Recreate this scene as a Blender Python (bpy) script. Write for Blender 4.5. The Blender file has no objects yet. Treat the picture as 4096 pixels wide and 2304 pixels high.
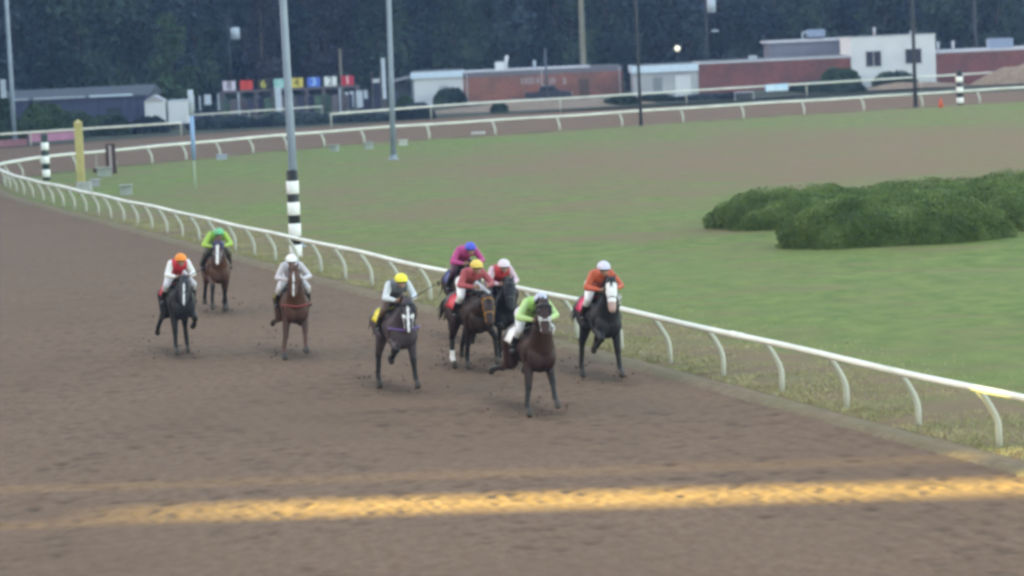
import bpy, math, random
import numpy as np
from mathutils import Vector, Matrix
R = math.radians
rng = np.random.default_rng(7)
random.seed(7)
sc = bpy.context.scene

# ------------------------------------------------------------------ camera
CAM_H, F_PX = 7.2, 12000.0            # eye height (m), focal length in pixels of a 4096 px wide frame
ROLL, PITCH = R(2.6), math.atan(1027 / 12000.0)
fw = Vector((0, math.cos(PITCH), -math.sin(PITCH)))
r0 = Vector((1, 0, 0)); u0 = r0.cross(fw)
rt = r0 * math.cos(ROLL) - u0 * math.sin(ROLL)
up = r0 * math.sin(ROLL) + u0 * math.cos(ROLL)
cam = bpy.data.cameras.new('camera'); camo = bpy.data.objects.new('camera', cam)
sc.collection.objects.link(camo); sc.camera = camo
m = Matrix((rt, up, -fw)).transposed().to_4x4(); m.translation = (0, 0, CAM_H)
camo.matrix_world = m
cam.sensor_width = 36; cam.lens = 36 * F_PX / 4096
cam.clip_start = .5; cam.clip_end = 4000
cam.dof.use_dof = True; cam.dof.focus_distance = 62; cam.dof.aperture_fstop = 1.5

# ------------------------------------------------------------------ sky, sun, exposure
SUN_EL = R(12.5); SUN_AZ = math.atan2(.09, -1)      # direction towards the sun, from +x counter-clockwise
w = bpy.data.worlds.new('World'); sc.world = w; w.use_nodes = True
nt = w.node_tree; nt.nodes.clear()
sky = nt.nodes.new('ShaderNodeTexSky'); sky.sky_type = 'NISHITA'; sky.sun_disc = False
sky.sun_elevation = SUN_EL; sky.sun_rotation = R(90) - SUN_AZ
sky.air_density = 1.0; sky.dust_density = 1.5; sky.ozone_density = 1.0
bg = nt.nodes.new('ShaderNodeBackground'); bg.inputs['Strength'].default_value = .07
wo = nt.nodes.new('ShaderNodeOutputWorld')
nt.links.new(sky.outputs[0], bg.inputs[0]); nt.links.new(bg.outputs[0], wo.inputs[0])
sl = bpy.data.lights.new('sun', 'SUN'); sl.energy = 3.7; sl.angle = R(.55); sl.color = (1, 1, .30)
slo = bpy.data.objects.new('sun', sl); sc.collection.objects.link(slo)
sdir = Vector((math.cos(SUN_AZ) * math.cos(SUN_EL), math.sin(SUN_AZ) * math.cos(SUN_EL), math.sin(SUN_EL)))
slo.rotation_euler = sdir.to_track_quat('Z', 'Y').to_euler(); slo.location = (-60, 0, 60)
sc.view_settings.view_transform = 'Standard'; sc.view_settings.look = 'None'
sc.view_settings.gamma = 1; sc.view_settings.exposure = 3.9
sc.view_settings.use_white_balance = True; sc.view_settings.white_balance_temperature = 8450; sc.view_settings.white_balance_tint = 12
sc.render.engine = 'CYCLES'
sc.cycles.pixel_filter_type = 'BLACKMAN_HARRIS'; sc.cycles.filter_width = 3.1
sc.cycles.max_bounces = 5

# survey helpers: a point of the photograph (in 2576 px wide coordinates) to a place on the ground, or on a distance
def _ray(x, y):
    x *= 1.59006; y *= 1.59006
    return fw + rt * ((x - 2048) / F_PX) + up * ((1152 - y) / F_PX)
def G(x, y, z=0.0):
    d = _ray(x, y); t = (z - CAM_H) / d.z
    return Vector((0, 0, CAM_H)) + d * t
def Q(x, y, yy):
    d = _ray(x, y); return Vector((0, 0, CAM_H)) + d * (yy / d.y)

# ------------------------------------------------------------------ materials
MATS = {}
def mat(name, col, rough=.7, var=.0, scale=3.0, col2=None, metal=0.0, bump=0.0, detail=4.0, stretch=None, coord='Object', spec=.3):
    if name in MATS: return MATS[name]
    mt = bpy.data.materials.new(name); mt.use_nodes = True; n = mt.node_tree; b = n.nodes['Principled BSDF']
    b.inputs['Base Color'].default_value = (*col, 1); b.inputs['Roughness'].default_value = rough
    b.inputs['Metallic'].default_value = metal; b.inputs['Specular IOR Level'].default_value = spec
    tc = n.nodes.new('ShaderNodeTexCoord'); src = tc.outputs[coord]
    if stretch:
        mp = n.nodes.new('ShaderNodeMapping'); mp.inputs['Scale'].default_value = stretch
        n.links.new(src, mp.inputs[0]); src = mp.outputs[0]
    nz = n.nodes.new('ShaderNodeTexNoise'); nz.inputs['Scale'].default_value = scale; nz.inputs['Detail'].default_value = detail
    n.links.new(src, nz.inputs[0])
    rp = n.nodes.new('ShaderNodeValToRGB')
    c2 = col2 if col2 else tuple(min(1, c * (1 + var)) for c in col)
    c1 = col if col2 else tuple(c * (1 - var) for c in col)
    rp.color_ramp.elements[0].position = .32; rp.color_ramp.elements[1].position = .68
    rp.color_ramp.elements[0].color = (*c1, 1); rp.color_ramp.elements[1].color = (*c2, 1)
    n.links.new(nz.outputs[0], rp.inputs[0]); n.links.new(rp.outputs[0], b.inputs['Base Color'])
    if bump:
        bp = n.nodes.new('ShaderNodeBump'); bp.inputs['Strength'].default_value = bump; bp.inputs['Distance'].default_value = .05
        n.links.new(nz.outputs[0], bp.inputs['Height']); n.links.new(bp.outputs[0], b.inputs['Normal'])
    MATS[name] = mt
    return mt

# ------------------------------------------------------------------ mesh helpers
class MB:
    def __init__(s): s.v = []; s.f = []
    def add(s, v, f):
        o = len(s.v); s.v += [tuple(p) for p in v]; s.f += [tuple(i + o for i in q) for q in f]; return s
    def box(s, x0, x1, y0, y1, z0, z1):
        v = [(x, y, z) for z in (z0, z1) for x, y in ((x0, y0), (x1, y0), (x1, y1), (x0, y1))]
        return s.add(v, [(3, 2, 1, 0), (4, 5, 6, 7), (0, 1, 5, 4), (1, 2, 6, 5), (2, 3, 7, 6), (3, 0, 4, 7)])
    def tube(s, pts, rad, n=10, rz=None):
        """round bar along pts; rad one number or one per point"""
        pts = [Vector(p) for p in pts]; k = len(pts)
        rr = rad if isinstance(rad, (list, tuple)) else [rad] * k
        v = []; f = []; prev = None
        for i, p in enumerate(pts):
            t = (pts[min(i + 1, k - 1)] - pts[max(i - 1, 0)]).normalized()
            if prev is None:
                a = Vector((0, 0, 1)) if abs(t.z) < .9 else Vector((1, 0, 0))
                a = (a - t * a.dot(t)).normalized()
            else:
                a = (prev - t * prev.dot(t)).normalized()
            prev = a; b = t.cross(a)
            for j in range(n):
                an = 2 * math.pi * j / n
                v.append(p + a * (math.cos(an) * rr[i] * (rz or 1)) + b * (math.sin(an) * rr[i]))
        for i in range(k - 1):
            for j in range(n):
                f.append((i * n + j, i * n + (j + 1) % n, (i + 1) * n + (j + 1) % n, (i + 1) * n + j))
        f.append(tuple(range(n - 1, -1, -1))); f.append(tuple((k - 1) * n + j for j in range(n)))
        return s.add(v, f)
    def cap(s, a, b, ra, rb, n=12, m_=4):
        """tapered capsule"""
        a = Vector(a); b = Vector(b); d = (b - a)
        if d.length < 1e-6: d = Vector((0, 0, 1e-4)); b = a + d
        d.normalize(); pts = []; rr = []
        for i in range(m_ + 1):
            t = math.pi / 2 * (1 - i / m_); pts.append(a - d * math.sin(t) * ra); rr.append(max(.004, math.cos(t) * ra))
        for i in range(m_ + 1):
            t = math.pi / 2 * i / m_; pts.append(b + d * math.sin(t) * rb); rr.append(max(.004, math.cos(t) * rb))
        pts[m_ + 1] = pts[m_ + 1] + d * 1e-4
        h = Vector((0, 0, 1)) if abs(d.z) < .9 else Vector((1, 0, 0))
        u = (h - d * h.dot(d)).normalized(); w_ = d.cross(u); v = []; f = []; k = len(pts)
        for i, p in enumerate(pts):
            for j in range(n):
                an = 2 * math.pi * j / n; v.append(p + u * (math.cos(an) * rr[i]) + w_ * (math.sin(an) * rr[i]))
        for i in range(k - 1):
            for j in range(n): f.append((i * n + j, i * n + (j + 1) % n, (i + 1) * n + (j + 1) % n, (i + 1) * n + j))
        f.append(tuple(range(n - 1, -1, -1))); f.append(tuple((k - 1) * n + j for j in range(n)))
        return s.add(v, f)
    def ell(s, c, r, rot=(0, 0, 0), n=16, m_=10):
        from mathutils import Euler
        M = Euler(rot).to_matrix(); c = Vector(c); v = []; f = []
        for i in range(1, m_):
            t = math.pi * i / m_
            for j in range(n):
                an = 2 * math.pi * j / n
                v.append(c + M @ Vector((r[0] * math.sin(t) * math.cos(an), r[1] * math.sin(t) * math.sin(an), r[2] * math.cos(t))))
        for i in range(m_ - 2):
            for j in range(n): f.append((i * n + j, (i + 1) * n + j, (i + 1) * n + (j + 1) % n, i * n + (j + 1) % n))
        v.append(c + M @ Vector((0, 0, r[2]))); v.append(c + M @ Vector((0, 0, -r[2])))
        T = (m_ - 1) * n
        for j in range(n):
            f.append((j, (j + 1) % n, T)); f.append(((m_ - 2) * n + (j + 1) % n, (m_ - 2) * n + j, T + 1))
        return s.add(v, f)
    def lathe(s, prof, c=(0, 0, 0), n=16):
        v = []; f = []; k = len(prof)
        for r_, z in prof:
            for j in range(n):
                an = 2 * math.pi * j / n; v.append((c[0] + r_ * math.cos(an), c[1] + r_ * math.sin(an), c[2] + z))
        for i in range(k - 1):
            for j in range(n): f.append((i * n + j, i * n + (j + 1) % n, (i + 1) * n + (j + 1) % n, (i + 1) * n + j))
        f.append(tuple(range(n - 1, -1, -1))); f.append(tuple((k - 1) * n + j for j in range(n)))
        return s.add(v, f)
    def build(s, name, material, parent=None, smooth=False, loc=None):
        me = bpy.data.meshes.new(name); me.from_pydata(s.v, [], s.f); me.update()
        if smooth: me.polygons.foreach_set('use_smooth', [True] * len(me.polygons))
        if material: me.materials.append(material)
        return link(name, me, parent, loc)
def link(name, me, parent=None, loc=None):
    o = bpy.data.objects.new(name, me); sc.collection.objects.link(o)
    if parent: o.parent = parent
    if loc is not None: o.location = loc
    return o
def tag(o, label, cat, group=None, kind=None):
    if label: o['label'] = label
    if cat: o['category'] = cat
    if group: o['group'] = group
    if kind: o['kind'] = kind
    return o
def thing(name, label, cat, loc=(0, 0, 0), rz=0, group=None):
    o = bpy.data.objects.new(name, None); sc.collection.objects.link(o); o.location = loc; o.rotation_euler = (0, 0, rz)
    o.empty_display_size = .2
    return tag(o, label, cat, group)
def copy_tree(o, parent=None, data=True):
    c = o.copy(); sc.collection.objects.link(c); c.parent = parent
    for ch in list(o.children): copy_tree(ch, c)
    return c
def np_mesh(name, V, Fq, material, smooth=False):
    """mesh from numpy arrays; Fq (n,k) of equal-sized faces"""
    me = bpy.data.meshes.new(name); n, k = Fq.shape
    me.vertices.add(len(V)); me.vertices.foreach_set('co', V.astype(np.float32).ravel())
    me.loops.add(n * k); me.loops.foreach_set('vertex_index', Fq.astype(np.int32).ravel())
    me.polygons.add(n); me.polygons.foreach_set('loop_start', np.arange(0, n * k, k, dtype=np.int32))
    me.polygons.foreach_set('loop_total', np.full(n, k, dtype=np.int32))
    if smooth: me.polygons.foreach_set('use_smooth', np.ones(n, dtype=bool))
    if material: me.materials.append(material)
    me.update(calc_edges=True); me.validate()
    return me
def fused(mb, voxel, smooth_it=4, fac=.5):
    """melt overlapping solids of an MB into one continuous skin"""
    me = bpy.data.meshes.new('tmp'); me.from_pydata(mb.v, [], mb.f); me.update()
    o = bpy.data.objects.new('tmp', me); sc.collection.objects.link(o)
    rm = o.modifiers.new('r', 'REMESH'); rm.mode = 'VOXEL'; rm.voxel_size = voxel; rm.use_smooth_shade = True
    if smooth_it:
        sm = o.modifiers.new('s', 'SMOOTH'); sm.factor = fac; sm.iterations = smooth_it
    dg = bpy.context.evaluated_depsgraph_get(); dg.update()
    out = bpy.data.meshes.new_from_object(o.evaluated_get(dg)); bpy.data.objects.remove(o); bpy.data.meshes.remove(me)
    out.materials.clear()
    out.polygons.foreach_set('use_smooth', [True] * len(out.polygons))
    return out
def centers(me):
    a = np.empty(len(me.polygons) * 3, dtype=np.float32); me.polygons.foreach_get('center', a); return a.reshape(-1, 3)
def vnoise(X, Y, cell, seed):
    """smooth value noise"""
    g = np.random.default_rng(seed).random((512, 512)).astype(np.float32)
    x = X / cell; y = Y / cell; xi = np.floor(x).astype(int); yi = np.floor(y).astype(int)
    fx = x - xi; fy = y - yi; fx = fx * fx * (3 - 2 * fx); fy = fy * fy * (3 - 2 * fy)
    a = g[xi % 512, yi % 512]; b = g[(xi + 1) % 512, yi % 512]; c = g[xi % 512, (yi + 1) % 512]; d = g[(xi + 1) % 512, (yi + 1) % 512]
    return (a * (1 - fx) + b * fx) * (1 - fy) + (c * (1 - fx) + d * fx) * fy
def sstep(a, b, x):
    t = np.clip((x - a) / (b - a), 0, 1); return t * t * (3 - 2 * t)

# ------------------------------------------------------------------ the course: line of the inner rail's feet
D0 = Vector((-.3008, .9537, 0))                    # home straight, away from the viewer
ctrl = [Vector((7.88, 48.85, 0)) - D0 * 30, Vector((7.88, 48.85, 0)) - D0 * 15]
ctrl += [Vector((7.88, 48.85, 0)) + D0 * (103 * i / 5) for i in range(6)]
ctrl += [Vector(p) for p in ((-26.7, 160.5, 0), (-28.0, 168, 0), (-27.6, 174.6, 0), (-25.9, 179.4, 0), (-23.0, 184.0, 0), (-19.2, 190.5, 0),
        (-14.3, 198.3, 0), (-8.9, 204.0, 0), (-3.0, 207.9, 0), (5.8, 213.4, 0), (15.9, 219.6, 0), (26.3, 225.2, 0), (37.8, 231.2, 0), (60, 243, 0), (90, 259, 0))]
def catmull(P, step=.5):
    out = []
    for i in range(len(P) - 1):
        p0 = P[max(i - 1, 0)]; p1 = P[i]; p2 = P[i + 1]; p3 = P[min(i + 2, len(P) - 1)]
        n = max(2, int((p2 - p1).length / step))
        for k in range(n):
            t = k / n
            out.append(.5 * ((2 * p1) + (p2 - p0) * t + (2 * p0 - 5 * p1 + 4 * p2 - p3) * t * t + (3 * p1 - p0 - 3 * p2 + p3) * t ** 3))
    out.append(P[-1].copy()); return out
LINE = catmull(ctrl)
def offset(line, d):
    """shift a line to its left (the track side) by d"""
    o = []
    for i, p in enumerate(line):
        t = (line[min(i + 1, len(line) - 1)] - line[max(i - 1, 0)]).normalized()
        o.append(p + Vector((-t.y, t.x, 0)) * d)
    return o

# ------------------------------------------------------------------ materials of the ground
def ground_mat(name, dark, light, scale, stretch=None, tint=None, big=.05, bump=.3, speck=None):
    mt = bpy.data.materials.new(name); mt.use_nodes = True; n = mt.node_tree; b = n.nodes['Principled BSDF']
    b.inputs['Roughness'].default_value = .95; b.inputs['Specular IOR Level'].default_value = .1
    tc = n.nodes.new('ShaderNodeTexCoord'); mp = n.nodes.new('ShaderNodeMapping')
    mp.inputs['Rotation'].default_value = (0, 0, R(-17.5)); mp.inputs['Scale'].default_value = stretch or (1, 1, 1)
    n.links.new(tc.outputs['Object'], mp.inputs[0])
    nz = n.nodes.new('ShaderNodeTexNoise'); nz.inputs['Scale'].default_value = scale; nz.inputs['Detail'].default_value = 8; nz.inputs['Roughness'].default_value = .65
    n.links.new(mp.outputs[0], nz.inputs[0])
    rp = n.nodes.new('ShaderNodeValToRGB'); rp.color_ramp.elements[0].position = .34; rp.color_ramp.elements[1].position = .66
    rp.color_ramp.elements[0].color = (*dark, 1); rp.color_ramp.elements[1].color = (*light, 1)
    n.links.new(nz.outputs[0], rp.inputs[0]); out = rp.outputs[0]
    n2 = n.nodes.new('ShaderNodeTexNoise'); n2.inputs['Scale'].default_value = big; n2.inputs['Detail'].default_value = 5
    n.links.new(tc.outputs['Object'], n2.inputs[0])
    if tint:
        r2 = n.nodes.new('ShaderNodeValToRGB'); r2.color_ramp.elements[0].position = .40; r2.color_ramp.elements[1].position = .62
        r2.color_ramp.elements[0].color = (0, 0, 0, 1); r2.color_ramp.elements[1].color = (1, 1, 1, 1)
        n.links.new(n2.outputs[0], r2.inputs[0])
        mx = n.nodes.new('ShaderNodeMix'); mx.data_type = 'RGBA'; mx.inputs['B'].default_value = (*tint, 1)
        ml = n.nodes.new('ShaderNodeMath'); ml.operation = 'MULTIPLY'; ml.inputs[1].default_value = .55
        n.links.new(r2.outputs[0], ml.inputs[0]); n.links.new(ml.outputs[0], mx.inputs['Factor'])
        n.links.new(out, mx.inputs['A']); out = mx.outputs['Result']
    
    n.links.new(out, b.inputs['Base Color'])
    bp = n.nodes.new('ShaderNodeBump'); bp.inputs['Strength'].default_value = bump; bp.inputs['Distance'].default_value = .06
    n.links.new(nz.outputs[0], bp.inputs['Height']); n.links.new(bp.outputs[0], b.inputs['Normal'])
    return mt, n, b, out
M_track, _n, _b, _o = ground_mat('track dirt', (.140, .082, .053), (.198, .124, .086), 3.4, (1.5, .7, 1), (.150, .092, .062), .12, .2)
at = _n.nodes.new('ShaderNodeAttribute'); at.attribute_name = 'turned_and_shade'      # freshly turned soil is darker and browner; also carries the horses' painted shade
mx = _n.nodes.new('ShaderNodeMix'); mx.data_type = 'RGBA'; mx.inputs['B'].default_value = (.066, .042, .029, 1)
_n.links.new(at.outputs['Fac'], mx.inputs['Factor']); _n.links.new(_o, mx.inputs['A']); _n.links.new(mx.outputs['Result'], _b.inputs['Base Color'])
M_earth, *_ = ground_mat('bare bank earth', (.165, .115, .085), (.27, .205, .16), 2.5, (1, 1, 1), (.2, .15, .12), .2, .4)
M_rough, *_ = ground_mat('rough ground', (.030, .040, .030), (.075, .085, .058), .9, (1, 1, 1), (.05, .05, .045), .07, .8)
M_grass, _n, _b, _o = ground_mat('infield turf', (.084, .132, .034), (.164, .206, .060), 1.3, (1, .55, 1), (.140, .165, .058), .09, .5)
at = _n.nodes.new('ShaderNodeAttribute'); at.attribute_name = 'dry'
n3 = _n.nodes.new('ShaderNodeTexNoise'); n3.inputs['Scale'].default_value = .55; n3.inputs['Detail'].default_value = 7
tcx = _n.nodes.new('ShaderNodeTexCoord'); mq = _n.nodes.new('ShaderNodeMapping'); mq.inputs['Scale'].default_value = (.55, 1.0, 1); mq.inputs['Rotation'].default_value = (0, 0, R(-25)); _n.links.new(tcx.outputs['Object'], mq.inputs[0]); _n.links.new(mq.outputs[0], n3.inputs[0])
ad = _n.nodes.new('ShaderNodeMath'); ad.operation = 'ADD'; _n.links.new(at.outputs['Fac'], ad.inputs[0])
sb = _n.nodes.new('ShaderNodeMapRange'); sb.inputs[1].default_value = .3; sb.inputs[2].default_value = .7; sb.inputs[3].default_value = -.52; sb.inputs[4].default_value = .52
_n.links.new(n3.outputs[0], sb.inputs[0]); _n.links.new(sb.outputs[0], ad.inputs[1]); ad.use_clamp = True
mx = _n.nodes.new('ShaderNodeMix'); mx.data_type = 'RGBA'
rr = _n.nodes.new('ShaderNodeValToRGB'); rr.color_ramp.elements[0].color = (.150, .108, .062, 1); rr.color_ramp.elements[1].color = (.215, .145, .088, 1)
n4 = _n.nodes.new('ShaderNodeTexNoise'); n4.inputs['Scale'].default_value = 1.8; n4.inputs['Detail'].default_value = 6
_n.links.new(tcx.outputs['Object'], n4.inputs[0]); _n.links.new(n4.outputs[0], rr.inputs[0])
_n.links.new(ad.outputs[0], mx.inputs['Factor']); _n.links.new(_o, mx.inputs['A']); _n.links.new(rr.outputs[0], mx.inputs['B'])
_n.links.new(mx.outputs['Result'], _b.inputs['Base Color'])

# ------------------------------------------------------------------ ground sheets
g = MB(); g.add([(-900, -300, -.14), (900, -300, -.14), (900, 1600, -.14), (-900, 1600, -.14)], [(0, 1, 2, 3)])
tag(g.build('ground', M_rough), None, None, kind='structure')
# the dirt of the home straight: a chopped, harrowed surface with real relief
X0, X1, Y0, Y1, C_ = -30, 16, 32, 130, .045
nx, ny = int((X1 - X0) / C_), int((Y1 - Y0) / C_)
gx, gy = np.meshgrid(X0 + np.arange(nx) * C_, Y0 + np.arange(ny) * C_, indexing='ij')
gs = gx * -.3008 + gy * .9537; gt = gx * .9537 + gy * .3008      # along and across the straight
Hm = (vnoise(gt, gs, .9, 1) - .5) * .014 + (vnoise(gt, gs, .33, 2) - .5) * .006 + (vnoise(gt, gs, .14, 3) - .5) * .004
Pm = np.zeros_like(Hm); harrow = np.sin(gt * 2 * math.pi / .42 + 2 * vnoise(gt, gs, 6, 14)) * .5 + .5
Hm += .003 * np.sin(gt * 2 * math.pi / .21 + 3 * vnoise(gt, gs, 2.5, 4)) * vnoise(gt, gs * .3, 1.1, 5)
Dn = vnoise(gt, gs * .6, 1.9, 77)
pit = rng.random((21000, 4))
for px_, py_, a_, b_ in pit:                                # hoof prints with a pushed-up rim
    i = int(px_ * (nx - 14)) + 7; j = int((py_ ** 1.25) * (ny - 14)) + 7
    if Dn[i, j] < .36: continue
    k = 3 + int(a_ * 2); ii, jj = np.mgrid[-k:k + 1, -k:k + 1]; r2 = (ii ** 2 + (jj * .8) ** 2) / (1.3 + 1.6 * a_) ** 2
    Hm[i - k:i + k + 1, j - k:j + k + 1] += (-.009 - .013 * b_) * np.exp(-r2) + .003 * np.exp(-(np.sqrt(r2) - 1.8) ** 2 * 2)
    Pm[i - k:i + k + 1, j - k:j + k + 1] += (.25 + .75 * b_) * np.exp(-r2 * .7)
Tm = np.clip(Pm * .42 + .16 * harrow * vnoise(gt, gs * .2, 2.2, 15) + .22 * sstep(.55, .80, vnoise(gt * .8, gs * .8, .55, 16)) * vnoise(gt, gs, 3.5, 17) - .05, 0, .85)
contact_shade = np.zeros_like(Tm)                             # contact shade painted dark into the dirt under and behind each horse
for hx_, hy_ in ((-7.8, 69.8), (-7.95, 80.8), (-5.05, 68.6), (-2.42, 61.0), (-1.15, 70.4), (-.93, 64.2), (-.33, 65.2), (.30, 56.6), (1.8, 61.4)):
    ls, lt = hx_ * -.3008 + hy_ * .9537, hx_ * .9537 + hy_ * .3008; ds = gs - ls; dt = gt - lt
    contact_shade = np.maximum(contact_shade, np.exp(-(dt / .42) ** 2) * np.exp(-np.where(ds > 0, ds / 2.6, ds / 1.1) ** 2))
Tm = np.clip(Tm + contact_shade * (.60 + .75 * vnoise(gt, gs, .35, 61)), 0, .9)
def hm(x, y, Hm=None):
    Hm = globals()['Hm'] if Hm is None else Hm
    fx = np.clip((x - X0) / C_, 0, nx - 1.01); fy = np.clip((y - Y0) / C_, 0, ny - 1.01); i = fx.astype(int); j = fy.astype(int); fx = fx - i; fy = fy - j
    return (Hm[i, j] * (1 - fx) + Hm[i + 1, j] * fx) * (1 - fy) + (Hm[i, j + 1] * (1 - fx) + Hm[i + 1, j + 1] * fx) * fy
rows = [33.0]
while rows[-1] < 128: rows.append(rows[-1] + .055 * (rows[-1] / 40) ** 1.5)
rows = np.array(rows); cols = np.linspace(-1, 1, 560)
YY = np.repeat(rows[:, None], len(cols), 1); XX = cols[None, :] * (YY * .20 + 2.5) - .2
ZZ = hm(XX, YY) * sstep(128, 105, YY) - .012
V = np.stack([XX, YY, ZZ], -1).reshape(-1, 3); nr, nc = YY.shape
idx = np.arange(nr * nc).reshape(nr, nc)
Fq = np.stack([idx[:-1, :-1], idx[:-1, 1:], idx[1:, 1:], idx[1:, :-1]], -1).reshape(-1, 4)
# the rest of the course as larger sheets of the same dirt, continuing from the fine one
ex = np.array([(-90, 128, -.012), (60, 128, -.012), (60, 262, -.012), (-90, 262, -.012), (-90, 10, -.05), (60, 10, -.05), (60, 33, -.05), (-90, 33, -.05),
               (-90, 33, -.05), (-12, 33, -.05), (-32, 128, -.05), (-90, 128, -.05), (60, 262, -.012), (140, 262, -.012), (140, 300, -.012), (60, 290, -.012)], dtype=float)
o_ = len(V); V = np.vstack([V, ex]); Fq = np.vstack([Fq, np.array([[0, 1, 2, 3], [4, 5, 6, 7], [8, 9, 10, 11], [12, 13, 14, 15]]) + o_])
me = np_mesh('track', V, Fq, M_track, True)
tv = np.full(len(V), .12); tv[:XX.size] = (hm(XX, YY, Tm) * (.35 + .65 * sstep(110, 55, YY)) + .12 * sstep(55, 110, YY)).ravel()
a = me.attributes.new('turned_and_shade', 'FLOAT', 'POINT'); a.data.foreach_set('value', tv.astype(np.float32))
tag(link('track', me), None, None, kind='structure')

# infield: everything inside the rail, a fine grid cut along the rail's line
edge = [p for p in offset(LINE, .42)]
ed = np.array([(p.x, p.y) for p in edge])
# left border as a function of arc position; strips run from border point to a far point on the right
SP = []
piv = np.array((95.0, 150.0))
ts = np.linspace(0, 1, 150) ** 1.6
VV = []
for e in ed: VV.append(e[None, :] + (piv - e)[None, :] * ts[:, None])
VV = np.array(VV); ni, nj = VV.shape[:2]
gx, gy = VV[..., 0], VV[..., 1]
z = .035 + (vnoise(gx + 200, gy, 1.2, 21) - .5) * .05 + (vnoise(gx + 200, gy, 7, 22) - .5) * .05 * sstep(0, 6, np.hypot(gx - ed[:, None, 0], gy - ed[:, None, 1]))
dist = np.hypot(gx - ed[:, None, 0], gy - ed[:, None, 1])
z = z - .05 * sstep(.5, 0, dist)
V = np.stack([gx, gy, z], -1).reshape(-1, 3)
idx = np.arange(ni * nj).reshape(ni, nj)
Fq = np.stack([idx[:-1, :-1], idx[:-1, 1:], idx[1:, 1:], idx[1:, :-1]], -1).reshape(-1, 4)
me = np_mesh('infield', V, Fq, M_grass, True)
# where the turf is dry: worn ground in the middle, a mown path, the unmown margin by the rail
def blob(cx, cy, rx, ry, rot=0):
    c, s_ = math.cos(rot), math.sin(rot); dx = gx - cx; dy = gy - cy
    u = (dx * c + dy * s_) / rx; v_ = (-dx * s_ + dy * c) / ry
    return np.exp(-(u * u + v_ * v_))
dry = .08 + .62 * blob(14, 140, 11, 19, .35) + .95 * blob(26, 165, 22, 26, .4) + .35 * blob(0, 160, 8, 14) + .45 * blob(-9, 140, 5, 16, .3)
dry += .35 * blob(-2, 118, 6, 9)
pth = gy - (103.0 + .25 * (gx - 6) + .02 * (gx - 6) ** 2)       # the worn path curving past the shrubs
dry += .5 * np.exp(-(pth / 1.4) ** 2) * sstep(-7, 0, gx)
dry += 1.25 * sstep(4.6, 2.6, dist) * sstep(150, 90, gy)
dry += .18 * sstep(100, 125, gy + .6 * gx) * sstep(-12, 4, gx)
dry += .28 * sstep(7, 2, dist) * sstep(75, 180, gy)
dry -= .45 * blob(9, 68, 7, 9) + .25 * blob(14, 80, 7, 10) + .3 * blob(-4, 196, 10, 6)
dry = np.clip(dry + (vnoise(gx + 300, gy, 5, 31) - .5) * .4 + (vnoise(gx + 300, gy, 1.7, 32) - .5) * .35, 0, 1)
a = me.attributes.new('dry', 'FLOAT', 'POINT'); a.data.foreach_set('value', dry.astype(np.float32).ravel())
tag(link('infield', me), None, None, kind='structure')
# kicked-up berm of pale soil between turf and track
b0 = offset(LINE, .40); b1 = offset(LINE, .62); b2 = offset(LINE, .86); b3 = offset(LINE, 1.02)
V = []; n = len(LINE)
for k, (ln, zz) in enumerate(((b0, .030), (b1, .055), (b2, .040), (b3, -.035))):
    for i, p in enumerate(ln): V.append((p.x, p.y, zz + (random.random() - .5) * .03 * (k in (1, 2))))
M_berm, *_ = ground_mat('verge soil', (.150, .105, .070), (.225, .170, .115), 3.5, (1, 1, 1), (.17, .15, .085), .35, .4)
Fq = [(k * n + i, k * n + i + 1, (k + 1) * n + i + 1, (k + 1) * n + i) for k in range(3) for i in range(n - 1)]
tag(link('verge', np_mesh('verge', np.array(V), np.array(Fq), M_berm, True)), None, None, kind='structure')

# far side: weedy apron beyond the outer rail and a pale bank
OUT = [Vector(p) for p in ((-75, 205, 0), (-52, 221, 0), (-39.5, 231, 0), (-33.5, 236, 0), (-26, 243, 0), (-20, 247, 0), (-13, 250.5, 0), (-8.6, 255, 0),
       (-2.3, 261, 0), (8.3, 266.5, 0), (19.8, 274, 0), (31.3, 281, 0), (52, 294, 0), (85, 315, 0))]
OUTL = catmull(OUT, 1.0)
V = []; n = len(OUTL)
for p in OUTL: V.append((p.x, p.y, .02))
for p in OUTL: V.append((p.x + (p.x + 2) * .35, 420, .02))
tag(link('outer_field', np_mesh('outer_field', np.array(V), np.array([(i, i + 1, n + i + 1, n + i) for i in range(n - 1)]), M_rough)), None, None, kind='structure')

# ------------------------------------------------------------------ rails
M_rail = mat('rail paint', (.58, .57, .49), .45, col2=(.74, .73, .65), scale=.8, detail=8)
M_post = mat('post paint', (.42, .43, .37), .5, col2=(.52, .52, .45), scale=2.0)
def arc_points(line):
    s = [0.0]
    for i in range(1, len(line)): s.append(s[-1] + (line[i] - line[i - 1]).length)
    return s
def at_arc(line, S, s):
    import bisect
    i = min(max(bisect.bisect(S, s) - 1, 0), len(line) - 2); t = (s - S[i]) / max(1e-6, S[i + 1] - S[i])
    p = line[i].lerp(line[i + 1], t); d = (line[i + 1] - line[i]).normalized(); return p, d
S = arc_points(LINE)
root = thing('running_rail', 'long white inner rail on gooseneck posts curving round the green infield', 'rail')
rl = offset(LINE, .38); i0 = next(i for i, s in enumerate(S) if s > 14)
seg = rl[i0::3]
MB().tube([(p.x + .012 * math.sin(i * .7), p.y, 1.04 + .014 * math.sin(i * .9) + .010 * math.sin(i * .37)) for i, p in enumerate(seg)], [.085 + .035 * min(1, max(0, (p.y - 110) / 60)) for p in seg], 10, .72).build('rail', M_rail, root, True)
for q_ in range(20, 300, 61):
    if q_ < len(rl) - 2: MB().tube([rl[q_] + Vector((0, 0, 1.04)), rl[q_ + 1] + Vector((0, 0, 1.04))], .097, 10, .76).build('joint_sleeve', M_rail, root, True)
base_s = 30.0 - 3.05 * 3                     # the first whole post stands 30 m along the line
s_ = base_s; stops = []
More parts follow.
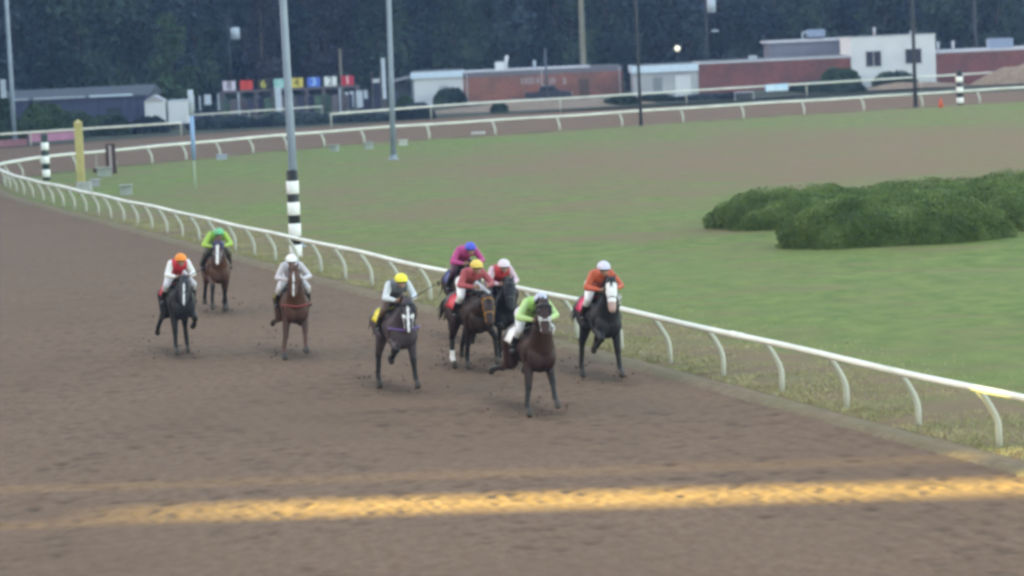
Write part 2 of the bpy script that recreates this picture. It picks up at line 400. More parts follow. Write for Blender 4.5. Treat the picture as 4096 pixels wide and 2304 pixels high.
while s_ < 30 + 103: stops.append(s_); s_ += 3.05
s_ = stops[-1]; lim = S[-1] - 36
while s_ < lim: s_ += 3.6 if s_ < 30 + 165 else 5.35; stops.append(s_)
def post_mesh(r):
    return MB().tube([(0, 0, -.1), (0, 0, .30), (.01, 0, .42), (.06, 0, .56), (.15, 0, .72), (.25, 0, .87), (.36, 0, .99)], r, 8)
pm = post_mesh(.056)
first = None
for s_ in stops[:100]:
    p, d = at_arc(LINE, S, s_); ang = math.atan2(d.x, -d.y)        # local +x towards the track
    if first is None:
        first = pm.build('post', M_post, root, True); po = first
    else:
        po = first.copy(); sc.collection.objects.link(po); po.parent = root
    po.location = (p.x, p.y, .02); po.rotation_euler = (random.uniform(-.02, .02), random.uniform(-.02, .02), math.atan2(d.x, -d.y))
    k_ = 1 + .5 * min(1, max(0, (p.y - 110) / 60)); po.scale = (1, k_, 1); n_ = Vector((-d.y, d.x)); po.rotation_euler[2] = math.atan2(n_.y, n_.x)

def straight_rail(name, label, pts, posts, hgt=1.07, rad=.075, group=None, drop=()):
    pts = [Vector(p) for p in pts]; rt_ = thing(name, label, 'rail', (0, 0, 0), 0, group)
    MB().tube([(p.x, p.y, hgt) for p in pts], rad, 8).build('rail', M_rail, rt_, True)
    S_ = arc_points(pts); L = S_[-1]; k = max(1, int(L / posts))
    pf = None
    for i in range(k + 1):
        p, d = at_arc(pts, S_, min(L - .05, .05 + i * L / k))
        if pf is None: pf = MB().tube([(0, 0, -.1), (0, 0, hgt)], rad * .62, 8).build('post', M_post, rt_, True); q = pf
        else: q = pf.copy(); sc.collection.objects.link(q); q.parent = rt_
        q.location = (p.x, p.y, 0)
    return rt_
A = [(-70, 208.5, 0), (-52, 220.8, 0), (-38.8, 230.9, 0), (-33.3, 235.5, 0), (-25.9, 240.9, 0)]
straight_rail('outer_rail', 'white outer rail at the left ending at the gap before the starting gate', catmull([Vector(p) for p in A], 2), 13.0, group='outer rails beyond the far turn')
straight_rail('outer_rail', 'thin white rail with two posts in front of the starting gate', [(-28.9, 264.4, 0), (-22.5, 271.2, 0), (-16.7, 276.6, 0)], 3.9, rad=.06, group='outer rails beyond the far turn')
A = [(-14.24, 246.5, 0), (-9.04, 254.2, 0), (-2.34, 261.4, 0), (8.24, 266.9, 0), (19.67, 274.5, 0), (30.98, 281.3, 0), (50.95, 293.7, 0), (75, 308, 0)]
straight_rail('outer_rail', 'long white outer rail passing in front of the brick buildings', catmull([Vector(p) for p in A], 2), 12.5, rad=.085, group='outer rails beyond the far turn')

# ------------------------------------------------------------------ striped distance poles
M_white = mat('white paint', (.80, .81, .80), .4, col2=(.86, .87, .86), scale=3)
M_black = mat('black paint', (.018, .020, .020), .5, var=.3)
M_dkgreen = mat('dark green paint', (.018, .040, .032), .5, var=.3)
def zebra(label, p, h, r, darkm, top, wh, dk):
    t = thing('distance_pole', label, 'pole', (p[0], p[1], 0), 0, 'striped distance poles')
    # a dark core with white collars, as painted
    MB().lathe([(r, 0), (r, h), (r * .3, h + .04)], n=20).build('pole', darkm, t, True)
    z = h - top
    while z > .3:
        a_ = max(z - wh, .02)
        MB().lathe([(r + .002, a_), (r + .012, a_ + .01), (r + .012, z - .01), (r + .002, z)], n=20).build('white_band', M_white, t, True); z -= wh + dk
    return t
zebra('tall black and white striped pole beside the home rail at centre left', (-7.15, 99.9), 2.90, .195, M_black, .34, .43, .28)
zebra('dark green and white striped pole near the bend at the far left', (-25.83, 168.5), 2.62, .205, M_dkgreen, .46, .42, .34)
zebra('black and white striped pole at the far right beside an orange cone', (34.9, 229.8), 2.62, .25, M_black, .44, .42, .38)

# ------------------------------------------------------------------ light poles and posts
M_steel = mat('galvanised steel', (.24, .30, .38), .45, var=.1, scale=1.2, metal=.2)
M_darkpole = mat('dark pole', (.030, .034, .045), .6, var=.2)
M_wood = mat('weathered pole wood', (.17, .16, .13), .85, var=.25, scale=4, stretch=(6, 6, .4))
M_grey = mat('grey enamel', (.36, .42, .50), .5, var=.08)
def light_pole(name, label, p, h, r0_, r1_, m_, lean=0.0, box=None, arm=None, head=True):
    t = thing(name, label, 'pole', (p[0], p[1], 0), 0, None); t.rotation_euler = (0, lean, 0)
    MB().tube([(0, 0, -.2), (0, 0, h * .33), (0, 0, h * .66), (0, 0, h)], [r0_, r0_ * .7 + r1_ * .3, r0_ * .35 + r1_ * .65, r1_], 12).build('pole', m_, t, True)
    MB().lathe([(r0_ * 2.1, 0), (r0_ * 2.1, .05), (r0_ * 1.25, .09), (r0_ * 1.2, .3)], n=14).build('base', m_, t)
    if head:
        b = MB().box(-1.3, 1.3, -.06, .06, h - .5, h - .38); b.build('crossarm', m_, t)
        for k in (-1.1, -.4, .4, 1.1):
            MB().box(k - .2, k + .2, -.35, -.08, h - .42, h - .02).build('floodlight', M_grey, t)
    if box:
        x0, z0, z1, w_ = box; MB().box(x0, x0 + w_, -.26, -.10, z0, z1).build('cabinet', M_grey, t)
    return t
light_pole('light_pole', 'grey steel light pole at the far left with a grey box on its side', (-39.9, 244.5), 16, .20, .15, M_steel, .0, box=(-.85, 3.65, 5.15, .42))
light_pole('light_pole', 'thick grey steel light pole rising behind the striped pole at centre left', (-7.42, 104.6), 15, .16, .105, M_steel, -.008)
light_pole('light_pole', 'grey steel light pole on the turf in front of the far rail', (-6.59, 175.8), 16, .17, .12, M_steel, .018)
light_pole('light_pole', 'thin dark pole on the turf in front of the pale shed', (9.74, 214.4), 14, .12, .09, M_darkpole, -.004)
light_pole('light_pole', 'dark pole standing in front of the white building with two windows', (31.2, 227.7), 15, .155, .11, M_darkpole, 0)
light_pole('utility_pole', 'wooden utility pole rising behind the brick building', (8.4, 309.5), 13, .30, .24, M_wood, 0, head=False)
light_pole('utility_pole', 'thin grey pole rising behind the right end of the brick row', (49.2, 312), 14, .20, .15, M_darkpole, 0, head=False)
def node_pole(label, x, ytop, ybot, yy, r, m_, boxpx=None, name='utility_pole', h=12):
    """a pole on the far side, placed by where it stands"""
    p = Q(x, ybot, yy); t = thing(name, label, 'pole', (p.x, yy, 0))
    hh = Q(x, ytop, yy).z if ytop is not None else h
    MB().tube([(0, 0, -.2), (0, 0, hh)], [r, r * .75], 10).build('pole', m_, t, True)
    if boxpx:
        a = Q(boxpx[0], boxpx[3], yy); b = Q(boxpx[2], boxpx[1], yy)
        MB().lathe([(.02, a.z), ((b.x - a.x) / 2, a.z + .04), ((b.x - a.x) / 2, b.z - .05), (.05, b.z)], (0, 0, 0), 14).build('transformer', M_grey, t, True)
        t.children[-1].location = ((a.x + b.x) / 2 - p.x, -r - .2, 0)
        MB().tube([(0, 0, hh * .93), ((a.x + b.x) / 2 - p.x, -r - .2, hh * .93)], .05, 6).build('bracket', m_, t)
    return t
node_pole('thin dark pole carrying a pale grey transformer can before the trees at left', 583, 35, 250, 318, .11, M_darkpole, (581, 68, 603, 100))
node_pole('utility pole with a long white transformer can before the trees at right', 1783, None, 200, 318, .13, M_darkpole, (1779, -6, 1799, 33))
node_pole('short grey post rising above the starting gate', 863, 122, 290, 300, .13, M_wood)
node_pole('slim blue-grey pole in front of the lettering on the brick building', 1377, 120, 258, 296, .13, mat('slate pole', (.075, .085, .12), .6))
# white globe lamp and small arm lamp
p = Q(1704, 122, 314); t = thing('globe_lamp', 'round white globe lamp glowing against the dark trees', 'lamp', (p.x, p.y, 0))
MB().tube([(0, 0, 0), (0, 0, p.z - .2)], .04, 8).build('post', M_darkpole, t, True)
mg = mat('lamp glass', (.9, .9, .82), .3); nb = mg.node_tree.nodes['Principled BSDF']; nb.inputs['Emission Color'].default_value = (1, 1, .85, 1); nb.inputs['Emission Strength'].default_value = .05
MB().ell((0, 0, p.z), (.30, .30, .30)).build('globe', mg, t, True)
p = Q(1800, 78, 316); t = thing('street_lamp', 'small street lamp on a curved arm below the white transformer', 'lamp', (p.x - 1.1, p.y, 0))
MB().tube([(0, 0, 0), (0, 0, p.z - .8), (.25, 0, p.z - .25), (.8, 0, p.z)], .06, 8).build('post', M_darkpole, t, True)
MB().ell((1.05, 0, p.z), (.42, .18, .12)).build('lamp_head', M_grey, t, True)

M_yellow = mat('yellow paint', (.42, .36, .15), .5, var=.10, scale=2)
t = thing('marker_post', 'tall square yellow post standing beside the home rail at left', 'post', (-22.35, 157.6, 0))
MB().box(-.19, .19, -.19, .19, -.1, 3.42).build('post', M_yellow, t)
MB().lathe([(.26, 3.42), (.02, 3.62)], n=4).build('cap', M_yellow, t)
t = thing('marker_post', 'slender post banded grey, blue and pale green on the turf', 'post', (-15.3, 147.2, 0)); t.rotation_euler = (0, -.0, 0)
ztop = Q(475, 226, 147.2).z; zm = Q(481, 290, 147.2).z; zb = Q(488, 402, 147.2).z
MB().tube([(0, 0, -.05), (0, 0, zb)], .045, 8).build('lower_post', mat('pale green paint', (.30, .38, .28), .6), t, True)
MB().tube([(0, 0, zb), (0, 0, zm)], .105, 10).build('middle_post', mat('light blue paint', (.22, .36, .58), .5), t, True)
MB().tube([(0, 0, zm), (0, 0, ztop)], .135, 10).build('upper_post', M_grey, t, True)

# small things on the turf
M_conc = mat('concrete', (.33, .33, .31), .8, var=.15)
M_brownb = mat('dark brown board', (.055, .030, .028), .7, var=.3)
def block(name, label, px, py, wpx, hpx, m_, cat='box', depth=.5, lid=True, group='small boxes and blocks on the turf'):
    p = G(px, py); k = 7547 / p.y; w_ = wpx / k; h_ = hpx / k
    t = thing(name, label, cat, (p.x, p.y, 0), random.uniform(-.3, .3), group)
    b = MB(); c = .04
    b.add([(-w_ / 2, -depth / 2, -.05), (w_ / 2, -depth / 2, -.05), (w_ / 2, depth / 2, -.05), (-w_ / 2, depth / 2, -.05),
           (-w_ / 2 + c, -depth / 2 + c, h_), (w_ / 2 - c, -depth / 2 + c, h_), (w_ / 2 - c, depth / 2 - c, h_), (-w_ / 2 + c, depth / 2 - c, h_)],
          [(3, 2, 1, 0), (4, 5, 6, 7), (0, 1, 5, 4), (1, 2, 6, 5), (2, 3, 7, 6), (3, 0, 4, 7)]); b.build('box_body', m_, t)
    if lid: MB().box(-w_ / 2 - .03, w_ / 2 + .03, -depth / 2 - .03, depth / 2 + .03, h_ + .002, h_ + .07).build('lid', m_, t)
    return t
M_palebox = mat('pale grey box', (.26, .29, .26), .7, var=.15)
block('concrete_block', 'grey concrete footing block at the foot of the yellow post', 212, 482, 38, 24, M_conc, 'block', .7, False)
block('utility_box', 'grey electric box just right of the yellow post', 240, 470, 22, 16, mat('mauve grey', (.30, .30, .34), .7), 'box', .5)
block('utility_box', 'pale grey box on the turf between the yellow post and the banded post', 318, 492, 30, 24, M_palebox)
block('utility_box', 'low pale box with sloping lid beside the dark narrow board', 263, 446, 38, 22, M_palebox)
block('utility_box', 'small blue-grey box on the turf below the far rail behind the green rider', 558, 403, 26, 12, mat('blue grey box', (.30, .34, .42), .6))
block('utility_box', 'small pale box left of the two on the turf edge below the far rail', 841, 383, 22, 16, M_palebox)
block('utility_box', 'small pale box nearest the thin steel pole on its left', 928, 376, 22, 16, M_palebox)
block('utility_box', 'small white box just right of the thin steel pole', 1014, 366, 22, 12, mat('white box', (.42, .43, .40), .6))
block('feed_trough', 'flat white slab lying at the foot of a far rail post', 1203, 337, 34, 6, mat('white box', (.42, .43, .40), .6), 'slab', .5, False)
t = block('sign_board', 'dark narrow upright board with a light centre strip near the bend', 281, 438, 27, 76, M_brownb, 'board', .12, False, None)
bd = t.children[0]; k = 7547 / G(281, 438).y
MB().box(-4 / k, 3 / k, -.085, -.062, .12, 72 / k).build('centre_strip', mat('faded strip', (.36, .30, .30), .8), t)
t.rotation_euler = (0, 0, 0)
p = G(242, 436); t = thing('stake', 'short thin grey stake left of the dark narrow board', 'stake', (p.x, p.y, 0)); t.rotation_euler = (0, .06, 0)
MB().box(-.05, .05, -.04, .04, 0, 1.15).build('stake_shaft', mat('grey wood', (.30, .28, .26), .8), t)
MB().box(-.17, .17, -.07, .07, 0, .28).build('stake_foot', M_brownb, t)
# traffic cone
p = G(2367, 272); t = thing('traffic_cone', 'small orange traffic cone beside the far right striped pole', 'cone', (p.x, p.y, .02))
M_org = mat('orange plastic', (.75, .10, .035), .5)
MB().lathe([(.20, .04), (.05, .68), (.04, .70)], n=16).build('cone_body', M_org, t, True); MB().box(-.26, .26, -.26, .26, 0, .04).build('base', M_org, t)

# ------------------------------------------------------------------ buildings
def brick(name, c1, c2, mortar):
    mt = bpy.data.materials.new(name); mt.use_nodes = True; n = mt.node_tree; b = n.nodes['Principled BSDF']; b.inputs['Roughness'].default_value = .9
    tc = n.nodes.new('ShaderNodeTexCoord'); mp = n.nodes.new('ShaderNodeMapping'); mp.inputs['Rotation'].default_value = (R(90), 0, 0)
    br = n.nodes.new('ShaderNodeTexBrick'); br.inputs['Scale'].default_value = 1; br.inputs['Brick Width'].default_value = .40; br.inputs['Row Height'].default_value = .20
    br.inputs['Mortar Size'].default_value = .012; br.inputs['Color1'].default_value = (*c1, 1); br.inputs['Color2'].default_value = (*c2, 1); br.inputs['Mortar'].default_value = (*mortar, 1)
    nz = n.nodes.new('ShaderNodeTexNoise'); nz.inputs['Scale'].default_value = .45; nz.inputs['Detail'].default_value = 5
    mx = n.nodes.new('ShaderNodeMix'); mx.data_type = 'RGBA'; mx.blend_type = 'MULTIPLY'; rp = n.nodes.new('ShaderNodeValToRGB')
    rp.color_ramp.elements[0].position = .35; rp.color_ramp.elements[1].position = .65
    rp.color_ramp.elements[0].color = (.62, .74, .8, 1); rp.color_ramp.elements[1].color = (1.0, .92, .92, 1)
    n.links.new(tc.outputs['Object'], mp.inputs[0]); n.links.new(mp.outputs[0], br.inputs[0]); n.links.new(tc.outputs['Object'], nz.inputs[0])
    n.links.new(nz.outputs[0], rp.inputs[0]); n.links.new(br.outputs[0], mx.inputs['A']); n.links.new(rp.outputs[0], mx.inputs['B']); mx.inputs['Factor'].default_value = 1
    n.links.new(mx.outputs['Result'], b.inputs['Base Color']); return mt
M_brickA = brick('pink brick', (.27, .095, .075), (.33, .125, .095), (.26, .17, .14))
M_brickB = brick('dark red brick', (.185, .055, .052), (.235, .078, .070), (.16, .10, .11))
M_wall = mat('white wall paint', (.52, .53, .58), .75, col2=(.60, .61, .65), scale=.5)
M_pale = mat('pale wall', (.30, .30, .36), .8, col2=(.40, .41, .43), scale=.6)
M_fascia = mat('light metal fascia', (.52, .64, .78), .5, var=.06)
M_cop = mat('coping', (.46, .46, .52), .6, var=.1)
M_glass = mat('dark window glass', (.015, .02, .04), .15)
M_roof = mat('roof felt', (.12, .13, .15), .9, var=.2)
def px(x, y, yy): v = Q(x, y, yy); return v.x, v.z
def slab(root, name, x0, x1, y0, y1, z0, z1, m_): return MB().box(x0, x1, y0, y1, z0, z1).build(name, m_, root)
# pale shed + long brick building with lettering
YB = 302.0
x0 = -8.95; x1 = -3.95
t = thing('shed', 'small white shed with a light blue fascia left of the brick building with lettering', 'shed', (x0, YB, 0))
slab(t, 'wall', 0, x1 - x0 - .01, 0, 8, -.2, 2.85, M_wall); slab(t, 'fascia', -.25, x1 - x0 - .005, -.25, 8.2, 2.853, 3.5, M_fascia)
slab(t, 'roof', -.15, x1 - x0 - .1, -.15, 8.1, 3.503, 3.56, M_roof)
slab(t, 'door', 2.6, 3.5, -.04, -.003, 0, 2.05, M_pale)
t = thing('brick_building', 'long low pinkish brick building with faded white lettering on its wall', 'building', (x1, YB, 0))
LW = 12.06 - x1
slab(t, 'wall', 0, LW, 0, 9, -.2, 3.2, M_brickA); slab(t, 'coping', -.08, LW * .80, -.08, 9.05, 3.203, 3.36, M_cop); slab(t, 'roof', .3, LW - .3, .3, 8.7, 3.205, 3.3, M_roof)
slab(t, 'upper_band', 0.02, LW - .02, -.012, -.002, 2.75, 3.19, mat('dark grey brick', (.15, .14, .17), .9, var=.15))  # darker grey band along the top of the wall
for q in (.35, 7.9, LW - .3): MB().tube([(q, -.07, .1), (q, -.07, 3.15)], .05, 6).build('downpipe', M_cop, t)
slab(t, 'door', 11.6, 12.6, -.05, -.013, 0, 2.05, mat('brown door', (.10, .06, .05), .7)); slab(t, 'plinth', .02, LW - .02, -.03, -.002, -.2, .3, M_conc)
# unreadable white lettering: worn strokes
mb = MB(); rs = random.Random(3)
def strokes(xa, xb, za, zb, n_):
    wch = (xb - xa) / n_
    for i in range(n_):
        cx = xa + wch * (i + .5); kind = rs.choice('HEOIN')
        mb.box(cx - wch * .36, cx - wch * .20, -.05, -.022, za, zb)
        if kind in 'HNO': mb.box(cx + wch * .20, cx + wch * .36, -.05, -.022, za, zb)
        if kind in 'HE': mb.box(cx - wch * .199, cx + wch * .199, -.05, -.022, (za + zb) / 2 - .04, (za + zb) / 2 + .04)
        if kind in 'EO':
            mb.box(cx - wch * .199, cx + wch * .199, -.05, -.022, zb - .09, zb); mb.box(cx - wch * .199, cx + wch * .199, -.05, -.022, za, za + .09)
for a_, b_, n_ in ((1310, 1359, 9), (1381, 1402, 3), (1416, 1425, 1)):
    xa, zb = px(a_, 197, YB); xb, za = px(b_, 209, YB); strokes(xa - x1, xb - x1, min(za, zb) - .05, max(za, zb) + .02, n_)
mb.build('lettering', mat('worn white letters', (.50, .46, .50), .8, var=.2, scale=6), t)
xa = px(1245, 160, YB)[0] - x1
slab(t, 'roof_unit', xa, xa + .95, 1.5, 2.6, 3.301, 4.15, M_wall); MB().tube([(xa + 1.1, 1.8, 3.3), (xa + 1.1, 1.8, 4.0), (xa + 1.25, 1.8, 4.75)], .16, 8).build('vent_pipe', M_wall, t, True)
xa = px(1345, 160, YB)[0] - x1; MB().tube([(xa, 1.5, 3.3), (xa, 1.5, 4.15)], .14, 8).build('vent_pipe', M_grey, t, True)
# canopy
t = thing('canopy', 'grey lean-to canopy on thin posts left of the white shed', 'canopy', (-13.0, YB + 1, 0))
MB().add([(1.6, 0, 2.55), (4.0, 0, 3.0), (4.0, 4, 3.0), (1.6, 4, 2.55), (1.6, 0, 2.75), (4.0, 0, 3.2), (4.0, 4, 3.2), (1.6, 4, 2.75)],
         [(3, 2, 1, 0), (4, 5, 6, 7), (0, 1, 5, 4), (1, 2, 6, 5), (2, 3, 7, 6), (3, 0, 4, 7)]).build('roof', M_pale, t)
slab(t, 'back_wall', 1.7, 3.9, 3.0, 3.15, 0, 2.6, mat('slate wall', (.10, .12, .17), .8, var=.2))
for q in (1.75, 3.85): MB().tube([(q, .15, 0), (q, .15, 2.6 if q < 3 else 2.97)], .06, 8).build('post', M_grey, t)

YC = 296.0
t = thing('shed', 'pale grey shed with a light blue fascia left of the dark red brick wall', 'shed', (12.9, YC, 0))
slab(t, 'wall', 0, 6.38, 0, 8, -.2, 2.5, M_pale); slab(t, 'fascia', -.15, 6.40, -.2, 8.1, 2.503, 3.2, M_fascia); slab(t, 'roof', 0, 6.3, 0, 8, 3.203, 3.26, M_roof)
slab(t, 'door', 1.9, 2.8, -.035, -.003, 0, 2.0, mat('grey door', (.20, .22, .24), .7)); slab(t, 'door', 4.1, 5.6, -.035, -.003, 0, 2.1, M_wall)
zt = px(1950, 145, YC)[1]
t = thing('brick_building', 'dark red brick building with white coping left of the two-window building', 'building', (19.3, YC, 0))
slab(t, 'wall', .01, 15.0, 0, 9, -.2, 3.10, M_brickB); slab(t, 'coping', -.05, 15.02, -.07, 9.05, 3.103, 3.30, M_cop); slab(t, 'roof', .2, 14.8, .2, 8.8, 3.303, 3.34, M_roof)
slab(t, 'vent', 5.2, 6.0, 2, 2.8, 3.341, 3.7, M_grey)
t = thing('building', 'grey upper storey building set back left of the two-window building', 'building', (27.2, 306.0, 0))
slab(t, 'wall', 0, 7.9, 0, 6, 0, 4.75, mat('mauve grey wall', (.165, .165, .215), .85, var=.12, scale=.6)); slab(t, 'roof', -.3, 8.2, -.3, 6.3, 4.753, 5.0, M_cop)
slab(t, 'roof_unit', 4.1, 5.9, 1, 2.6, 5.22, 5.95, mat('blue grey unit', (.20, .25, .36), .6, var=.15)); MB().tube([(3.6, 1.2, 5), (3.6, 1.2, 5.7), (4.2, 1.2, 5.75)], .1, 8).build('duct', M_grey, t, True)
slab(t, 'unit_legs', 4.3, 5.7, 1.2, 2.4, 5.003, 5.21, M_darkpole)
t = thing('building', 'white two-storey block with two dark square windows', 'building', (34.32, YC, 0))
W = 42.6 - 34.32
slab(t, 'wall', 0, W, -.6, 9, -.2, 4.92, M_wall); slab(t, 'coping', -.05, W + .05, -.65, 9.05, 4.923, 5.06, M_wall); slab(t, 'roof', .3, W - .3, -.3, 8.7, 5.063, 5.1, M_roof)
for xa, xb, ya, yb in ((2178, 2217, 130, 166), (2277, 2318, 124, 158)):
    a, zt = px(xa, ya, YC - .6); b_, zb_ = px(xb, yb, YC - .6); a -= 34.32; b_ -= 34.32
    f = MB()
    for q in ((a - .07, b_ + .07, zt, zt + .08), (a - .07, b_ + .07, zb_ - .08, zb_), (a - .07, a, zb_, zt), (b_, b_ + .07, zb_, zt)):
        f.box(q[0], q[1], -.66, -.603, q[2], q[3])
    wn = f.build('window', M_cop, t); MB().box(a, b_, -.625, -.604, zb_, zt).build('pane', M_glass, wn)
    MB().box((a + b_) / 2 - .03, (a + b_) / 2 + .03, -.645, -.627, zb_, zt).build('mullion', M_cop, wn)
for q, h_ in ((2.6, 5.95), (6.2, 5.4)): MB().tube([(q, 1.5, 5.0), (q, 1.5, h_)], .11, 8).build('vent_pipe', M_cop, t, True)
t = thing('brick_building', 'red brick building with white coping right of the two-window building', 'building', (42.62, YC, 0))
zt = px(2450, 125, YC)[1]
slab(t, 'wall', .01, 24, 0, 9, -.2, zt - .2, M_brickB); slab(t, 'coping', -.05, 24, -.07, 9.05, zt - .197, zt + .03, M_cop)
for q in (.5, 2.0): MB().tube([(q, 1.2, zt), (q, 1.2, zt + .95)], .13, 8).build('vent_pipe', M_cop, t, True)
slab(t, 'roof_unit', 5.6, 7.9, 1, 3, zt + .034, zt + .98, mat('blue grey unit', (.20, .25, .36), .6, var=.15)); slab(t, 'roof_unit', 11.0, 11.35, 1, 1.3, zt + .034, zt + .8, M_grey)
# left: long low barn
YL = 265.0
t = thing('barn', 'long low blue-grey barn with a pale broken roof edge at far left', 'barn', (-62, YL, 0))
L_ = -31.4 + 62
slab(t, 'wall', 0, L_, 0, 10, -.2, 3.05, mat('slate blue boards', (.050, .058, .115), .85, var=.18, scale=1.3, stretch=(2, 2, .3)))
rf = MB().add([(-.3, -.3, 3.053), (L_ + .3, -.3, 3.053), (L_ + .3, 10.3, 3.053), (-.3, 10.3, 3.053), (-.3, 4.9, 3.9), (L_ + .3, 4.9, 3.9)],
              [(0, 1, 5, 4), (2, 3, 4, 5), (1, 2, 5), (3, 0, 4), (3, 2, 1, 0)]).build('roof', mat('dark barn roof', (.045, .055, .075), .8, var=.2), t)
for a, b_ in ((17.0, 20.2), (20.7, 25.2), (25.6, 29.4)):
    MB().box(a, b_, -.42, -.31, 3.06, 3.22).build('gutter', M_grey if a < 25 else M_fascia, t)
for q in (6, 13, 21, 27): slab(t, 'door', q, q + 1.4, -.05, -.004, 0, 2.1, mat('barn door', (.035, .040, .06), .8))
x_, z_ = px(366, 305, 262); x2_, z2_ = px(412, 250, 262)
t = thing('shed', 'small pale shed with a little peaked roof at the end of the long barn', 'shed', (x_, 262, 0))
ww = x2_ - x_
slab(t, 'wall', 0, ww, 0, 2, -.1, z2_ - .1, M_wall); MB().add([(-.05, -.1, z2_ - .097), (ww + .05, -.1, z2_ - .097), (ww + .05, 2.1, z2_ - .097), (-.05, 2.1, z2_ - .097), (ww / 2, -.1, z2_ + .42), (ww / 2, 2.1, z2_ + .42)],
         [(0, 1, 4), (2, 3, 5), (1, 2, 5, 4), (3, 0, 4, 5), (3, 2, 1, 0)]).build('roof', M_pale, t)
x_, z_ = px(424, 300, 263); x2_, z2_ = px(470, 254, 263)
t = thing('trailer', 'white box trailer parked between the small peaked shed and the starting gate', 'trailer', (x_, 263, 0)); ww = x2_ - x_
slab(t, 'trailer_body', 0, ww, 0, 3.6, .45, z2_, M_wall); slab(t, 'trailer_roof', -.03, ww + .03, -.03, 3.63, z2_ + .003, z2_ + .1, M_grey); slab(t, 'chassis', .1, ww - .1, .2, 3.4, .3, .447, M_darkpole)
for sx in (.12, ww - .12):
    wv = MB().tube([(sx - .09, 1.9, .32), (sx + .09, 1.9, .32)], .32, 14).build('wheel', M_black, t)

# ------------------------------------------------------------------ a dark pick-up parked in front of the brick building
def make_car(name, label, p, rz, m_):
    t = thing(name, label, 'car', p, rz)
    prof = [(-2.3, .35), (-2.35, .95), (-1.0, 1.0), (-.75, 1.55), (.55, 1.58), (1.15, 1.02), (2.2, .92), (2.35, .55), (2.3, .35)]
    v = [(x, -.88, z) for x, z in prof] + [(x, .88, z) for x, z in prof]; n_ = len(prof)
    MB().add(v, [tuple(range(n_ - 1, -1, -1)), tuple(range(n_, 2 * n_))] + [(i, (i + 1) % n_, n_ + (i + 1) % n_, n_ + i) for i in range(n_)]).build('body', m_, t)
    for s in (-1, 1):
        MB().add([(-.72, s * .885, 1.08), (.62, s * .885, 1.08), (.42, s * .885, 1.48), (-.62, s * .885, 1.48)], [(0, 1, 2, 3)] if s < 0 else [(3, 2, 1, 0)]).build('window', M_glass, t)
        MB().box(2.33, 2.37, s * .6 - .15, s * .6 + .15, .62, .78).build('headlight', M_white, t)
        for x in (-1.45, 1.45): MB().tube([(x, s * .72, .33), (x, s * .92, .33)], .33, 14).build('wheel', M_black, t)
    MB().box(-.5, .3, -.6, -.2, 1.585, 1.62).build('roof_rack', M_grey, t)
    return t
p = Q(1380, 243, 299); make_car('parked_car', 'dark car parked before the lettered brick wall', (p.x, 299.2, 0.06), .0, mat('dark blue car paint', (.022, .024, .050), .3))

# ------------------------------------------------------------------ panels on the outer rails
a = G(1925, 219, .9)
t = thing('banner', 'light blue and white panel hanging on the outer rail', 'banner', (24.1, 276.9, 0), math.atan2(6.8, 11.3))
MB().box(0, 2.55, -.16, -.10, .60, 1.22).build('panel', mat('light blue panel', (.38, .60, .78), .5, col2=(.6, .72, .8), scale=1.2), t)
MB().box(.1, 2.45, -.10, -.078, 1.10, 1.16).build('strap', M_grey, t)
t = thing('hurdle', 'low grey frame standing under the outer rail left of the light blue panel', 'frame', (21.0, 272.5, 0), .4)
MB().tube([(0, 0, 0), (0, 0, .72), (1.9, 0, .72), (1.9, 0, 0)], .06, 6).build('frame', M_pale, t); MB().box(.3, 1.6, -.02, .02, .2, .62).build('panel', M_darkpole, t)
t = thing('banner', 'faded pink low board fixed under the outer rail at left', 'banner', (-41.5, 228.9, 0), math.atan2(4.6, 5.5))
MB().box(0, 5.8, -.05, .02, .08, .62).build('panel', mat('dull rose panel', (.22, .10, .13), .7, var=.2, scale=1.0), t)
t = thing('banner', 'bright pink low board under the outer rail beside the striped pole', 'banner', (-36.9, 232.6, 0), math.atan2(4.6, 5.5))
MB().box(0, 4.4, -.05, .02, .30, .95).build('panel', mat('pink panel', (.33, .15, .24), .7, var=.15, scale=1.0), t)
for t_ in sc.objects:
    pass

# ------------------------------------------------------------------ starting gate in the chute
M_gate = mat('gate padding', (.13, .115, .14), .8, var=.25, scale=.8)
M_gdark = mat('gate dark skirts', (.035, .040, .075), .8, var=.3, scale=.7)
M_ggrn = mat('gate green pads', (.06, .105, .085), .8, var=.3)
M_gwhite = mat('gate white tube', (.46, .52, .62), .5, var=.05)
YG = 282.0
t = thing('starting_gate', 'long starting gate with eight numbered colour panels beyond the far rail', 'starting gate', (-20.2, YG, 0))
xs = [Q(x, 210, YG).x + 20.2 for x in (577, 620, 663, 705, 747, 790, 832, 875)]
sp = (xs[-1] - xs[0]) / 7
cols = [((.62, .55, .68), (.10, .08, .12), '8'), ((.62, .060, .050), (.45, .03, .03), '7'), ((.03, .03, .03), (.55, .50, .12), '6'), ((.25, .52, .52), (.38, .62, .62), '5'),
        ((.62, .50, .12), (.18, .15, .02), '4'), ((.07, .16, .62), (.35, .62, .88), '3'), ((.70, .74, .76), (.12, .13, .14), '2'), ((.50, .035, .07), (.85, .62, .68), '1')]
def text_mesh(s, size, m_, name, parent, loc, rot):
    cu = bpy.data.curves.new('t', 'FONT'); cu.body = s; cu.size = size; cu.extrude = .012; cu.offset = .012; cu.align_x = 'CENTER'; cu.align_y = 'CENTER'
    o = bpy.data.objects.new('t', cu); sc.collection.objects.link(o); bpy.context.view_layer.update()
    me = bpy.data.meshes.new_from_object(o.evaluated_get(bpy.context.evaluated_depsgraph_get())); bpy.data.objects.remove(o)
    me.materials.clear(); me.materials.append(m_); q = link(name, me, parent, loc); q.rotation_euler = rot; return q
